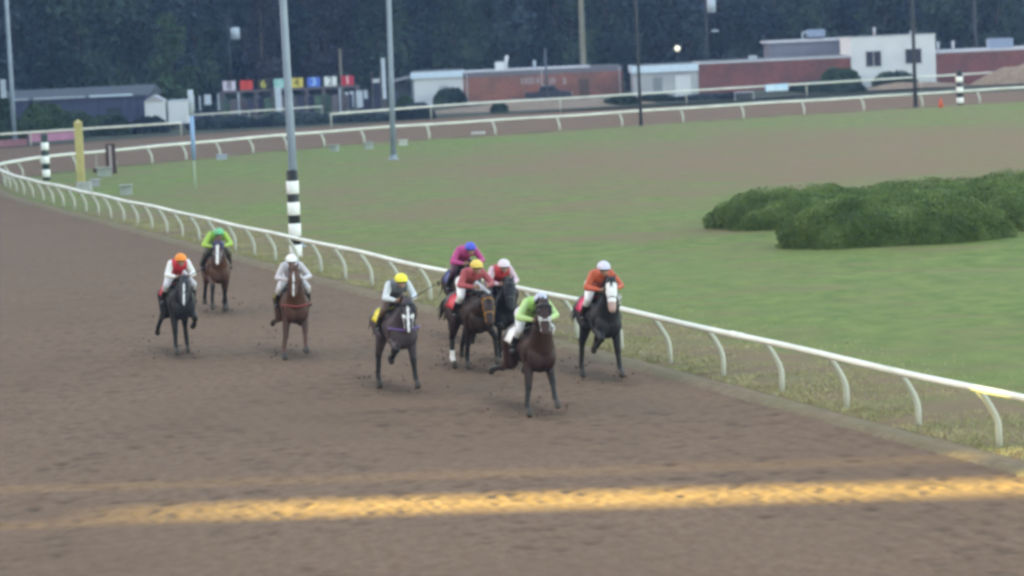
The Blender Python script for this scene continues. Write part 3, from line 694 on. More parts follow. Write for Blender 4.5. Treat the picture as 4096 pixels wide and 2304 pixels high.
for i, (x, (c, c2, s)) in enumerate(zip(xs, cols)):
    pz0, pz1 = 2.84, 3.72
    pn = MB().box(-.58, .58, -.05, .05, -.44, .44).build('number_panel', mat('panel colour ' + s, c, .6, var=.06), t, loc=(x, -.25, 3.28))
    text_mesh(s, 1.05, mat('numeral colour ' + s, c2, .6), 'numeral', pn, (0, -.066, 0), (R(90), 0, 0))
beam = MB()
for yy_ in (-.1, 2.6): beam.box(xs[0] - sp * .62, xs[-1] + sp * .62, yy_ - .06, yy_ + .06, 2.60, 2.76)
for x in xs: beam.box(x - .05, x + .05, -.04, 2.54, 2.62, 2.74)
beam.build('top_beam', M_gate, t)
for i in range(9):
    x = xs[0] + sp * (i - .5)
    MB().box(x - .17, x + .17, -.12, 3.2, .35, 2.10).build('stall_partition', M_gate if i % 3 else M_ggrn, t)
    MB().tube([(x, -.1, 0), (x, -.1, 2.6)], .085, 8).build('upright', M_gwhite if i in (1, 7) else M_gate, t)
    MB().tube([(x, 2.6, 0), (x, 2.6, 2.6)], .085, 8).build('upright', M_gate, t)
for i in range(8):
    x = xs[i]
    for s in (-1, 1):
        d = MB().add([(x + s * .60, -.15, .5), (x + s * .05, -.75, .5), (x + s * .05, -.75, 2.0), (x + s * .60, -.15, 2.0), (x + s * .60, -.10, .5), (x + s * .05, -.70, .5), (x + s * .05, -.70, 2.0), (x + s * .60, -.10, 2.0)],
                     [(0, 1, 2, 3), (7, 6, 5, 4), (0, 4, 5, 1), (1, 5, 6, 2), (2, 6, 7, 3), (3, 7, 4, 0)]).build('door', (M_gdark, M_gate, M_ggrn)[(i * 2 + s) % 3], t)
for wx in (xs[0] - sp * .8, xs[-1] + sp * .8):
    for q in (.4, 2.4): MB().tube([(wx - .12, q, .45), (wx + .12, q, .45)], .45, 16).build('wheel', M_black, t)
wl = [Q(x, 275, YG).x + 20.2 for x in (488, 504, 524, 551)]
for x, w_, za, zb_ in zip(wl, (.12, .12, .62, .13), (1.15, 1.10, 1.6, 1.0), (2.50, 2.45, 2.55, 2.6)):
    MB().box(x - w_ / 2, x + w_ / 2, -.08, .02, za, zb_).build('side_panel', M_gwhite, t)
wr = [Q(x, 250, YG).x + 20.2 for x in (873, 886, 905, 921)]
for x, w_, za, zb_ in zip(wr, (.30, .34, .60, .36), (.4, .8, .7, 1.5), (2.2, 2.25, 2.3, 2.3)):
    MB().box(x - w_ / 2, x + w_ / 2, -.38, -.28, za, zb_).build('side_panel', M_gwhite, t)
MB().box(wl[0] - .2, xs[0] - sp * .55, -.12, -.02, .25, 1.0).build('skirt', M_gdark, t)
MB().box(xs[-1] + sp * .55, wr[-1] + 1.2, -.12, -.02, .25, 1.6).build('skirt', M_gdark, t)
p0 = Q(968, 249, 280).x; zz1 = Q(968, 146, 280).z; zz0 = Q(968, 249, 280).z
t = thing('tall_panel', 'tall narrow white panel standing just left of the thin steel pole', 'sign', (p0, 280, 0))
MB().box(-.17, .17, -.08, .08, zz0, zz1).build('panel', M_gwhite, t); MB().box(-.06, .06, -.05, .05, 0, zz0 - .003).build('post', M_gate, t)
p0 = Q(703, 292, 279).x
t = thing('tall_panel', 'tall pale blue-grey panel in front of the gate under the pale green number', 'sign', (p0, 279, 0))
MB().box(-.30, .28, -.06, .06, .75, 3.0).build('panel', M_gwhite, t); MB().box(-.05, .05, -.05, .05, 0, .747).build('post', M_gate, t)
p0 = Q(947, 203, 281).x; z_ = Q(947, 203, 281).z
t = thing('starter_stand', 'starter platform with white top box and thin posts right of the gate', 'stand', (p0, 281, 0))
MB().box(-.35, .28, -.2, .2, z_ - .18, z_ + .18).build('top_box', M_wall, t)
for q in (-.42, .40): MB().tube([(q, 0, 0), (q, 0, z_ + .85)], .05, 6).build('post', M_gate, t)
MB().box(-.36, .34, .05, .15, .3, z_ - .183).build('back_board', M_gdark, t)

# ------------------------------------------------------------------ foliage
def leaf_mat(name, c1, c2, c3, sc_=.6):
    mt = bpy.data.materials.new(name); mt.use_nodes = True; n = mt.node_tree; b = n.nodes['Principled BSDF']; b.inputs['Roughness'].default_value = .75; b.inputs['Specular IOR Level'].default_value = .15
    tc = n.nodes.new('ShaderNodeTexCoord'); oi = n.nodes.new('ShaderNodeObjectInfo'); ad_ = n.nodes.new('ShaderNodeVectorMath'); ad_.operation = 'ADD'
    n.links.new(tc.outputs['Object'], ad_.inputs[0]); n.links.new(oi.outputs['Location'], ad_.inputs[1])
    nz = n.nodes.new('ShaderNodeTexNoise'); nz.inputs['Scale'].default_value = sc_; nz.inputs['Detail'].default_value = 7; nz.inputs['Roughness'].default_value = .7
    n.links.new(ad_.outputs[0], nz.inputs[0]); rp = n.nodes.new('ShaderNodeValToRGB'); e = rp.color_ramp.elements
    e[0].position = .36; e[0].color = (*c1, 1); e[1].position = .66; e[1].color = (*c3, 1); x = e.new(.5); x.color = (*c2, 1)
    n.links.new(nz.outputs[0], rp.inputs[0]); n.links.new(rp.outputs[0], b.inputs['Base Color']); return mt
M_leafA = leaf_mat('deep green leaves', (.008, .017, .017), (.024, .048, .040), (.066, .108, .066), .20)
M_leafB = leaf_mat('blue green leaves', (.008, .014, .024), (.022, .040, .056), (.052, .084, .092), .20)
M_leafC = leaf_mat('plum brown leaves', (.014, .012, .024), (.034, .030, .050), (.062, .060, .078), .20)
M_leafD = leaf_mat('fresh green leaves', (.018, .038, .022), (.034, .070, .036), (.058, .105, .052), .5)
M_hedge = leaf_mat('juniper sprays', (.056, .094, .030), (.104, .158, .048), (.175, .235, .078), .8)
M_bark = mat('bark', (.050, .042, .040), .9, var=.35, scale=3)
def leaves_np(P, N, size, g_):
    """one small leaf-clump quad at each point, tilted at random about N"""
    n = len(P); T = g_.normal(size=(n, 3)); T += N * .8; T /= np.linalg.norm(T, axis=1)[:, None]
    A = np.cross(T, g_.normal(size=(n, 3))); A /= np.linalg.norm(A, axis=1)[:, None]; B = np.cross(T, A)
    s = size * g_.uniform(.55, 1.35, n)[:, None]; A = A * s; B = B * s * g_.uniform(.5, 1, n)[:, None]
    V = np.stack([P - A - B * .35, P + B - A * .15, P + A + B * .2, P - B], 1).reshape(-1, 3)
    return V, np.arange(4 * n).reshape(n, 4)
def crown_mesh(h, r, z0, n, seed, lobes=16, leaf=.34, cone=.5):
    g_ = np.random.default_rng(seed); Ps = []; Ns = []; w_ = []
    L = []
    for i in range(lobes):
        u = (i + .5) / lobes; z = z0 + (h - z0) * u; rr_ = r * ((1 - u) ** cone) * (.6 + .4 * min(1, u * 5)); a = g_.uniform(0, 6.28); d = rr_ * g_.uniform(.25, .75)
        L.append((d * math.cos(a), d * math.sin(a), z, r * g_.uniform(.30, .52) * (1.15 - .5 * u)))
    tot = sum(l[3] ** 2 for l in L)
    for x, y, z, q in L:
        k = int(n * q * q / tot); D = g_.normal(size=(k, 3)); D /= np.linalg.norm(D, axis=1)[:, None]
        rad = q * (g_.random(k) ** .35) * (1 + .35 * np.sin(5 * D[:, 0] + x) * np.sin(4 * D[:, 2] + y))
        Ps.append(np.array((x, y, z)) + D * rad[:, None] * np.array((1, 1, .8))); Ns.append(D)
    P = np.vstack(Ps); N = np.vstack(Ns); V, Fq = leaves_np(P, N, leaf, g_)
    return np_mesh('crown', V, Fq, None), L
def make_tree(h, r, z0, n, seed, cone=.5, leaf=.34):
    cm, L = crown_mesh(h, r, z0, n, seed, 18, leaf, cone); g_ = random.Random(seed)
    mb = MB(); mb.tube([(0, 0, -.4), (.1, 0, h * .3), (-.1, .1, h * .6), (0, 0, h * .93)], [.034 * h * .5, .024 * h * .5, .014 * h * .5, .03], 9)
    for x, y, z, q in L:
        zb_ = max(z - q * 1.1, h * .12); mb.tube([(0, 0, zb_ * .9), (x * .5, y * .5, zb_ + .2 * (z - zb_)), (x, y, z)], [.10, .06, .025], 5)
    me = bpy.data.meshes.new('trunk'); me.from_pydata(mb.v, [], mb.f); me.update(); me.materials.append(M_bark)
    me.polygons.foreach_set('use_smooth', [True] * len(me.polygons)); return cm, me
kinds = [make_tree(21, 5.2, 2.2, 5200, 1, .45), make_tree(24, 4.2, 2.0, 4800, 2, .8), make_tree(18, 5.6, 1.5, 5200, 3, .35), make_tree(20, 4.6, 3.4, 4600, 4, .5), make_tree(16, 4.8, 1.0, 4600, 5, .4)]
LM = [('deep green', M_leafA), ('blue-green', M_leafB), ('plum-brown', M_leafC), ('fresh green', M_leafD)]
for cm, tm in kinds: cm.materials.append(M_leafA)
SIZES = ('broad', 'tall narrow', 'spreading', 'open-stemmed', 'rounded')
def landmark(x):
    for lim_, s in ((-52, 'beyond the far left light pole'), (-40, 'behind the left half of the long barn'), (-32, 'behind the right end of the long barn'), (-27, 'behind the white trailer'), (-20, 'behind the left half of the starting gate'),
                    (-13, 'behind the right half of the starting gate'), (-6, 'behind the white shed'), (1, 'behind the left half of the lettered building'), (9, 'behind the wooden utility pole'), (17, 'behind the pale grey shed'),
                    (25, 'behind the round globe lamp'), (33, 'behind the grey upper storey'), (41, 'behind the two-window building'), (52, 'behind the rooftop unit at right'), (200, 'beyond the right end of the brick row')):
        if x < lim_: return s
seen = {}
def plant_tree(x, y, k, mi, s, row):
    cm, tm = kinds[k]; 
    lab = f"{SIZES[k]} {LM[mi][0]} tree {row} {landmark(x * 300 / y)}"
    t = thing('tree', None, 'tree', (x, y, 0), random.uniform(0, 6.28), 'trees of the wood behind the buildings'); t.scale = (s, s, s * random.uniform(.92, 1.1))
    seen.setdefault(lab, []).append(t)
    c = link('crown', cm, t); c.material_slots[0].link = 'OBJECT'; c.material_slots[0].material = LM[mi][1]
    link('trunk', tm, t)
rt_ = random.Random(11)
pick = [0, 0, 1, 1, 2, 0, 1]
x = -74
i = 0
while x < 80:
    plant_tree(x + rt_.uniform(-1, 1), 330 + rt_.uniform(-4, 5), rt_.choice([0, 2, 4, 1, 3]), rt_.choice(pick + [3]), rt_.uniform(.8, 1.05), 'front row'); x += 6.8
x = -80
while x < 86:
    plant_tree(x + rt_.uniform(-1, 1), 348 + rt_.uniform(-5, 5), rt_.choice([0, 1, 2, 3]), rt_.choice(pick), rt_.uniform(.95, 1.2), 'middle row'); x += 6.6
x = -86
while x < 92:
    plant_tree(x + rt_.uniform(-1, 1), 368 + rt_.uniform(-5, 5), rt_.choice([0, 2, 1]), rt_.choice([0, 1]), rt_.uniform(1.1, 1.35), 'rear row'); x += 7.4
plant_tree(-33.5, 306, 4, 3, .62, 'set forward'); plant_tree(-30.0, 309, 4, 0, .55, 'set forward')
for lab, L in seen.items():
    L.sort(key=lambda o: o.location.x / o.location.y)
    for i, o in enumerate(L):
        o['label'] = lab if len(L) == 1 else ('left ' if i == 0 else 'right ' if i == len(L) - 1 else 'middle ') + lab
# wooded hill closing the view behind the trees
hx = np.linspace(-400, 400, 120); hy = np.array([392, 400, 408, 416, 426]); hh = np.array([0, 13, 22, 27, 28])
V = np.array([(a, b, c * (1 + .25 * math.sin(a * .05 + j) + .1 * rng.random())) for j, (b, c) in enumerate(zip(hy, hh)) for a in hx])
idx = np.arange(len(V)).reshape(5, 120)
tag(link('hills', np_mesh('hills', V, np.stack([idx[:-1, :-1], idx[:-1, 1:], idx[1:, 1:], idx[1:, :-1]], -1).reshape(-1, 4), M_leafA, True)), None, None, kind='structure')

def mound(name, label, cat, c, rx, ry, h, n, leaf, m_, seed, rot=0, group=None, flat=.76):
    """low shrub: leafy sprays over a lumpy dome"""
    g_ = np.random.default_rng(seed); k = int(n)
    th = g_.uniform(0, 2 * np.pi, k); u = g_.random(k) ** .8; ph = np.arccos(np.clip(1 - u * 1.0, 0, 1)) * 1.02     # dome
    D = np.stack([np.sin(ph) * np.cos(th), np.sin(ph) * np.sin(th), np.cos(ph)], -1)
    sh = np.stack([np.sign(D[:, 0]) * np.abs(D[:, 0]) ** .85, np.sign(D[:, 1]) * np.abs(D[:, 1]) ** .85, np.abs(D[:, 2]) ** flat], -1)
    lump = 1 + .10 * np.sin(3.1 * th + seed) * np.sin(ph) + .07 * np.sin(7 * th + 5 * ph + seed) + .03 * np.sin(13 * th - 8 * ph)
    depth_ = 1 - .13 * g_.random(k) ** 1.5
    P = sh * np.array((rx, ry, h)) * (lump * depth_)[:, None]; P[:, 2] += .04
    V, Fq = leaves_np(P, D, leaf, g_)
    a = np.linspace(0, 2 * np.pi, 40, endpoint=False); b = np.linspace(.02, np.pi / 2 * 1.02, 12); A_, B_ = np.meshgrid(a, b)
    C = np.stack([np.sin(B_) * np.cos(A_), np.sin(B_) * np.sin(A_), np.abs(np.cos(B_))], -1)
    C = np.stack([np.sign(C[..., 0]) * np.abs(C[..., 0]) ** .85, np.sign(C[..., 1]) * np.abs(C[..., 1]) ** .85, C[..., 2] ** flat], -1) * np.array((rx, ry, h)) * .76
    W_ = C.reshape(-1, 3); ii = np.arange(len(W_)).reshape(12, 40)
    F2 = np.stack([ii[:-1], ii[1:], np.roll(ii, -1, 1)[1:], np.roll(ii, -1, 1)[:-1]], -1).reshape(-1, 4)
    V2 = np.vstack([V, W_]); F3 = np.vstack([Fq, F2 + len(V)])
    o = link(name, np_mesh(name, V2, F3, m_), None, c); o.rotation_euler = (0, 0, rot)
    return tag(o, label, cat, group)
GS = 'clipped shrubs on the infield'
mound('shrub', 'large rounded clipped shrub standing foremost at right', 'shrub', (12.05, 94.3, 0), 3.45, 2.0, 1.50, 90000, .026, M_hedge, 3, .12, GS)
mound('shrub', 'rounded clipped shrub at the left end of the clump', 'shrub', (10.3, 104.0, 0), 3.0, 2.4, 1.30, 70000, .028, M_hedge, 5, .1, GS)
mound('shrub', 'long clipped shrub at the right edge touching the foremost one', 'shrub', (17.9, 99.0, 0), 3.6, 2.8, 1.45, 60000, .029, M_hedge, 7, .2, GS)
mound('shrub', 'dark clipped shrub in the middle of the rear of the clump', 'shrub', (14.9, 106.0, 0), 3.6, 2.3, 1.25, 50000, .030, M_hedge, 9, .15, GS)
mound('shrub', 'dark clipped shrub at the rear right edge of the clump', 'shrub', (20.4, 109.0, 0), 4.2, 2.6, 1.30, 50000, .030, M_hedge, 11, .2, GS)
def bush(label, px0, px1, ytop, ybot, yy, m_, seed, n=2600):
    a = Q(px0, ybot, yy); b = Q(px1, ybot, yy); c = Q((px0 + px1) / 2, ytop, yy); z0 = Q((px0 + px1) / 2, ybot, yy).z
    o = mound('bush', label, 'bush', ((a.x + b.x) / 2, yy, max(0, min(z0, .3)) * 0), (b.x - a.x) / 2, max(.8, (b.x - a.x) / 3.4), c.z, n, .16, m_, seed, 0, 'bushes along the far side', .8); return o
bush('dark pointed bush against the white shed wall', 1092, 1172, 224, 262, 299, M_leafA, 21)
bush('low dark hedge below the outer rail in front of the white shed', 1000, 1092, 262, 292, 258.5, M_leafB, 22)
bush('dark low bush below the rail at the right end of the starting gate', 838, 985, 285, 308, 258, M_leafB, 23, 3200)
bush('small bright green bush at the left corner of the white shed', 1000, 1040, 243, 262, 298, M_leafD, 24)
bush('tiny dark bush on the pale bank below the lettered wall', 1236, 1276, 262, 280, 268, M_leafA, 25, 1200)
bush('rounded dark bush in front of the two-window building', 2195, 2300, 182, 224, 293, M_leafA, 26)
bush('green bush at the corner of the dark red wall and the two-window building', 2062, 2160, 172, 222, 292.5, M_leafD, 27)
bush('long low dark hedge under the rail right of the light blue panel', 1985, 2170, 205, 244, 286.5, M_leafA, 28, 4200)
bush('dark scrub under the rail in front of the pale grey shed', 1605, 1700, 240, 262, 279, M_leafA, 29, 2400)
bush('dark scrub under the rail left of the low grey frame', 1700, 1890, 238, 256, 280, M_leafB, 30, 3600)
bush('dark scrub at the right end of the lettered building', 1525, 1608, 243, 262, 275, M_leafA, 31, 2000)
bush('large leafy green bush in front of the barn near the far left pole', 45, 170, 264, 330, 248, M_leafD, 32, 4200)
bush('dark bush in front of the barn right of the leafy green one', 130, 235, 284, 325, 250, M_leafA, 33, 3400)
bush('green bush at the left edge of the picture beside the far left pole', -60, 42, 232, 332, 249, M_leafD, 34, 4200)
bush('dark undergrowth between the barn and the yellow post', 225, 330, 290, 322, 251, M_leafA, 35, 3000)
bush('dark undergrowth under the outer rail left of the peaked shed', 330, 425, 297, 318, 252, M_leafB, 36, 3000)
bush('dark undergrowth filling the space before the left half of the starting gate', 480, 650, 296, 326, 256, M_leafB, 37, 4200)
bush('dark undergrowth filling the space before the right half of the starting gate', 640, 830, 288, 317, 257, M_leafB, 38, 4200)
# pale earth banks and rubble
def bank(label, c, rx, ry, h, m_, seed, rot=0):
    a = np.linspace(0, 2 * np.pi, 72, endpoint=False); b = np.linspace(0.01, 1, 16); A_, B_ = np.meshgrid(a, b)
    X_ = B_ * np.cos(A_) * rx; Y_ = B_ * np.sin(A_) * ry; Z_ = h * np.clip(1 - B_ ** 2, 0, 1) ** 1.1 * (.75 + .5 * vnoise(X_ + 60 * seed, Y_ + 50, 1.6, seed)) - .03 * B_
    V = np.stack([X_, Y_, Z_], -1).reshape(-1, 3); ii = np.arange(len(V)).reshape(16, 72)
    F2 = np.stack([ii[:-1], ii[1:], np.roll(ii, -1, 1)[1:], np.roll(ii, -1, 1)[:-1]], -1).reshape(-1, 4)
    o = link('earth_bank', np_mesh('earth_bank', V, F2, m_, True), None, c); o.rotation_euler = (0, 0, rot)
    return tag(o, label, 'bank', 'earth banks on the far side')
bank('pale earth bank below the lettered brick wall', (3.5, 279, 0), 12.5, 8, .62, M_earth, 41, .25)
bank('heap of pale soil in front of the right-hand brick wall', (53.0, 291, 0), 8.2, 3, 2.3, M_earth, 42, .1)
bank('low brown bank in front of the dark red wall', (26, 287, 0), 9, 4, .5, M_rough, 43, .3)
bank('low earth mound before the two-window building', (39.5, 289.5, 0), 6, 2.5, .55, M_earth, 44, .2)

# ------------------------------------------------------------------ unmown grass by the home rail
g_ = np.random.default_rng(5); n = 80000
s_ = g_.uniform(15, 110, n) ; s_ = 15 + (s_ - 15) ** 1.0
LP = np.array([(p.x, p.y) for p in LINE]); LS = np.array(S)
cx = np.interp(s_, LS, LP[:, 0]); cy = np.interp(s_, LS, LP[:, 1])
off = -np.abs(g_.normal(0, 2.0, n)) + .35; keep = vnoise(s_ + 50, off + 50, .9, 8) > .28
nxv, nyv = -.9537, -.3008
bx = cx + nxv * off; by = cy + nyv * off
bx, by = bx[keep], by[keep]; n = len(bx)
P = np.stack([bx, by, np.full(n, .02)], -1); H_ = g_.uniform(.02, .085, n); a = g_.uniform(0, 6.28, n); dx = np.cos(a) * .006; dy = np.sin(a) * .006
V = []; 
lean = g_.normal(0, .05, (n, 2))
b0_ = P + np.stack([dx, dy, dx * 0], -1) * 1.6; b1_ = P - np.stack([dx, dy, dx * 0], -1) * 1.6
tp = P + np.stack([lean[:, 0], lean[:, 1], H_], -1); t0 = tp + np.stack([dx, dy, dx * 0], -1) * .5; t1 = tp - np.stack([dx, dy, dx * 0], -1) * .5
V = np.stack([b0_, b1_, t1, t0], 1).reshape(-1, 3)
M_tuft = leaf_mat('unmown grass', (.22, .23, .095), (.33, .31, .15), (.44, .39, .21), .8)
tag(link('grass', np_mesh('grass', V, np.arange(4 * n).reshape(n, 4), M_tuft)), 'unmown pale grass under the home rail', 'grass', kind='stuff')

# ------------------------------------------------------------------ racehorses
def coat(name, c, c2, shine=.55): return mat('coat ' + name, c, shine, col2=c2, scale=2.2, spec=.25)
COATS = dict(black=coat('black', (.012, .012, .015), (.024, .023, .027)), darkbay=coat('dark bay', (.022, .013, .013), (.042, .022, .020)),
             bay=coat('bay', (.026, .012, .011), (.045, .019, .017)), chestnut=coat('chestnut', (.062, .028, .020), (.098, .043, .030)), seal=coat('seal brown', (.046, .034, .040), (.072, .052, .058)))
M_points = coat('black points', (.010, .009, .010), (.020, .018, .018)); M_blaze = mat('white hair', (.72, .70, .70), .6, var=.05); M_hoof = mat('hoof horn', (.05, .04, .035), .6, var=.3)
M_nose = mat('pink muzzle', (.42, .27, .24), .6, var=.1); M_hair = mat('dark mane hair', (.010, .009, .010), .55, var=.4, scale=20); M_hairc = mat('chestnut mane hair', (.10, .045, .028), .6, var=.3, scale=20)
def pol(p, segs):
    """joint chain in the fore-and-aft plane: (length, degrees forward of straight down, sideways)"""
    out = [Vector(p)]
    for l, a, dy in segs:
        q = out[-1]; out.append(Vector((q.x + l * math.sin(R(a)), q.y + dy, q.z - l * math.cos(R(a)))))
    return out
def fore(s, a):   # a = radius, cannon, pastern angle, spread
    e = (.44, s * .175, .97)
    return pol(e, [(.43, a[0], s * a[3] * .5), (.30, a[1], s * a[3] * .5), (.13, a[2], 0), (.07, a[2] * .6, 0)])
def hind(s, a):   # thigh, gaskin, cannon, pastern, spread
    h = (-.56, s * .15, 1.24)
    return pol(h, [(.37, a[0], s * .03), (.45, a[1], s * a[4] * .5), (.40, a[2], s * a[4] * .5), (.13, a[3], 0), (.07, a[3] * .6, 0)])
POSES = {
 # near fore, off fore, near hind, off hind (angles in degrees, forward positive; last number spreads the leg)
 'stretch': ((42, 30, 60, .03), (78, -40, -70, .02), (42, -52, -30, 15, .04), (18, -72, -62, -50, .02)),
 'stance':  ((10, 10, 52, .02), (70, -60, -85, .04), (6, -72, -55, -50, .07), (46, -34, -2, 30, .05)),
 'push':    ((-28, -26, 6, -.04), (58, -4, 10, .05), (54, -34, 8, 45, .06), (20, -66, -40, -20, .02)),
 'gather':  ((72, -70, -85, .06), (30, -84, -100, .05), (56, -30, 14, 50, .05), (40, -46, 0, 30, .03)),
 'reach':   ((38, 34, 58, -.05), (16, 12, 48, .12), (14, -82, -76, -60, .12), (-6, -74, -80, -80, .08)),
}
STRIDE_CACHE = {}
def horse_mesh(pose, swap, poll, muz, hy, key):
    """one continuous skin; returns mesh, joints"""
    if swap is None: swap = 1
    s1, s2 = swap, -swap; A = POSES[pose]
    legs = [fore(s1, A[0]), fore(s2, A[1]), hind(s1, A[2]), hind(s2, A[3])]
    mb = MB()
    mb.cap((.46, 0, 1.18), (.02, 0, 1.19), .295, .30, 18); mb.cap((.02, 0, 1.19), (-.50, 0, 1.26), .30, .265, 18)
    mb.ell((.52, 0, 1.10), (.27, .245, .33), (0, .25, 0)); mb.ell((.40, 0, 1.42), (.34, .10, .17), (0, .12, 0)); mb.ell((-.60, 0, 1.32), (.30, .25, .22))
    for s in (-1, 1):
        mb.ell((.66, s * .10, 1.06), (.13, .15, .22)); mb.ell((-.66, s * .13, 1.18), (.23, .155, .30), (0, -.2, 0)); mb.ell((.42, s * .19, 1.12), (.17, .10, .27), (0, .35, 0))
    P_ = Vector(poll); Mz = Vector(muz); base = Vector((.62, 0, 1.24)); mid = base.lerp(P_, .5) + Vector((0, 0, -.01))
    mb.cap(base, mid, .225, .155, 16); mb.cap(mid, P_ + Vector((-.05, 0, -.06)), .155, .105, 16); mb.cap(base + Vector((-.1, 0, .12)), P_ + Vector((-.09, 0, 0)), .10, .055, 12)
    d = (Mz - P_); L_ = d.length; d.normalize(); side = Vector((-d.y, d.x, 0)).normalized(); fr = side.cross(d); fr = (fr if fr.z > 0 else -fr).normalized()                                            # outwards from the forehead
    mb.cap(P_ + d * .02, P_ + d * L_ * .45, .104, .108, 14); mb.cap(P_ + d * L_ * .42, Mz, .096, .070, 14)
    mb.cap(P_ + d * .16 - fr * .07, P_ + d * L_ * .55 - fr * .045, .095, .062, 12)        # jowl
    mb.ell(Mz - fr * .005, (.072, .066, .062)); mb.cap(Mz - fr * .055 + d * -.02, Mz - fr * .045 + d * .02, .040, .034, 10)
    for s in (-1, 1):
        mb.ell(P_ + d * .17 + side * s * .078 + fr * .030, (.045, .028, .038)); mb.ell(Mz + side * s * .040 + fr * .03, (.026, .02, .026))
        e0 = P_ + side * s * .055 - d * .02; mb.cap(e0, e0 + Vector((.0, s * .03, .13)), .034, .010, 8, 2)
    for k, lg in enumerate(legs):
        if k < 2:
            mb.cap((.50, lg[0].y * .95, 1.15), lg[0], .135, .100, 12); rr_ = [.088, .054, .042, .042]; mb.ell(lg[1], (.070, .065, .072)); mb.ell(lg[2], (.058, .054, .058))
            mb.cap(lg[0], lg[1], .104, .060); mb.cap(lg[1], lg[2], .054, .046); mb.cap(lg[2], lg[3], .048, .048); mb.cap(lg[3], lg[4], .056, .066, 10, 2)
        else:
            mb.cap(lg[0], lg[1], .200, .135, 14); mb.cap(lg[1], lg[2], .128, .066); mb.ell(lg[2], (.078, .065, .080)); mb.ell(lg[3], (.060, .055, .060))
            mb.cap(lg[2], lg[3], .058, .048); mb.cap(lg[3], lg[4], .049, .049); mb.cap(lg[4], lg[5], .056, .066, 10, 2)
    me = fused(mb, .017, 9)
    # turn head and neck a little to the side
    if hy:
        for v in me.vertices:
            t_ = min(1, max(0, (v.co.x - .70) / .7)) if v.co.z > 1.0 else 0
            v.co.y += hy * t_ * t_
    return me, legs, (P_, Mz, d, fr, side, L_)
def paint_horse(me, legs, hd, coat_m, marks, hy):
    C_ = centers(me); P_, Mz, d, fr, side, L_ = hd
    for m_ in (coat_m, M_points, M_blaze, M_hoof, M_nose): me.materials.append(m_)
    idx = np.zeros(len(C_), dtype=np.int32)
    def near(a, b, r):
        a = np.array(a); b = np.array(b); ab = b - a; t_ = np.clip(((C_ - a) @ ab) / (ab @ ab), 0, 1)
        return np.linalg.norm(C_ - (a + t_[:, None] * ab), axis=1) < r
    for k, lg in enumerate(legs):
        o_ = 1 if k < 2 else 2
        if marks.get('points', True): idx[near(lg[o_], lg[o_ + 1], .085) | near(lg[o_ + 1], lg[-1], .09)] = 1
        if k in marks.get('socks', ()): idx[near(lg[-3].lerp(lg[-2], .1), lg[-2], .085) | near(lg[-3].lerp(lg[-4], .25), lg[-3], .065)] = 2
        idx[near(lg[-2].lerp(lg[-1], .45), lg[-1], .078)] = 3
    rel = C_ - np.array(P_); cy_ = rel @ np.array(side)
    al = rel @ np.array(d); f_ = rel @ np.array(fr); on = (al > -.02) & (f_ > .0) & (al < L_ + .1) & (C_[:, 2] > 1.0) & (C_[:, 0] > P_.x - .05)
    bz = marks.get('blaze', 0)
    if bz: idx[on & (np.abs(cy_) < bz * (1.15 - .3 * np.abs(al / L_ - .2))) & (al > .05) & (f_ > .02)] = 2
    if marks.get('nose'): idx[(C_[:, 0] > P_.x) & (al > L_ - .12) & (np.abs(cy_) < .2) & (C_[:, 2] < P_.z - .1) & (al < L_ + .15)] = 4
    me.polygons.foreach_set('material_index', idx)
def cloth_panel(x0, x1, cz0, cz1, r0_, r1_, ang, thick=.018, nseg=22, flare=0.0):
    """a sheet draped over the barrel between x0 and x1"""
    mb = MB(); n_ = nseg + 1; v = []
    for (x, cz, r_) in ((x0, cz0, r0_), (x0 * .5 + x1 * .5, (cz0 + cz1) / 2, (r0_ + r1_) / 2), (x1, cz1, r1_)):
        for kk in (0, 1):
            for i in range(n_):
                a = -ang + 2 * ang * i / nseg; q = r_ + kk * thick + .012 * math.sin(9 * a + x * 8) * (abs(a) > .6) + flare * max(0, abs(a) - .8)
                v.append((x, q * math.sin(a), cz + q * math.cos(a) * 1.02))
    f = []
    for s_ in range(2):
        b_ = s_ * 2 * n_
        for i in range(nseg):
            f.append((b_ + i, b_ + i + 1, b_ + 2 * n_ + i + 1, b_ + 2 * n_ + i)); f.append((b_ + n_ + i + 1, b_ + n_ + i, b_ + 3 * n_ + i, b_ + 3 * n_ + i + 1))
        f.append((b_, b_ + 2 * n_, b_ + 3 * n_, b_ + n_)); f.append((b_ + nseg, b_ + n_ + nseg, b_ + 3 * n_ + nseg, b_ + 2 * n_ + nseg))
    for b_ in (0, 4 * n_):
        for i in range(nseg):
            q = (b_ + i, b_ + n_ + i, b_ + n_ + i + 1, b_ + i + 1); f.append(q if b_ else q[::-1])
    return mb.add(v, f)
FWD = Vector((.3008, -.9537, 0))
def cloth_mat(nm, c, rough=.55): return mat('silk ' + nm, c, rough, var=.08, scale=5)
M_leather = mat('black leather', (.014, .013, .014), .4, var=.3); M_tan = mat('brown leather', (.10, .045, .022), .5, var=.2)
HS = 1.11
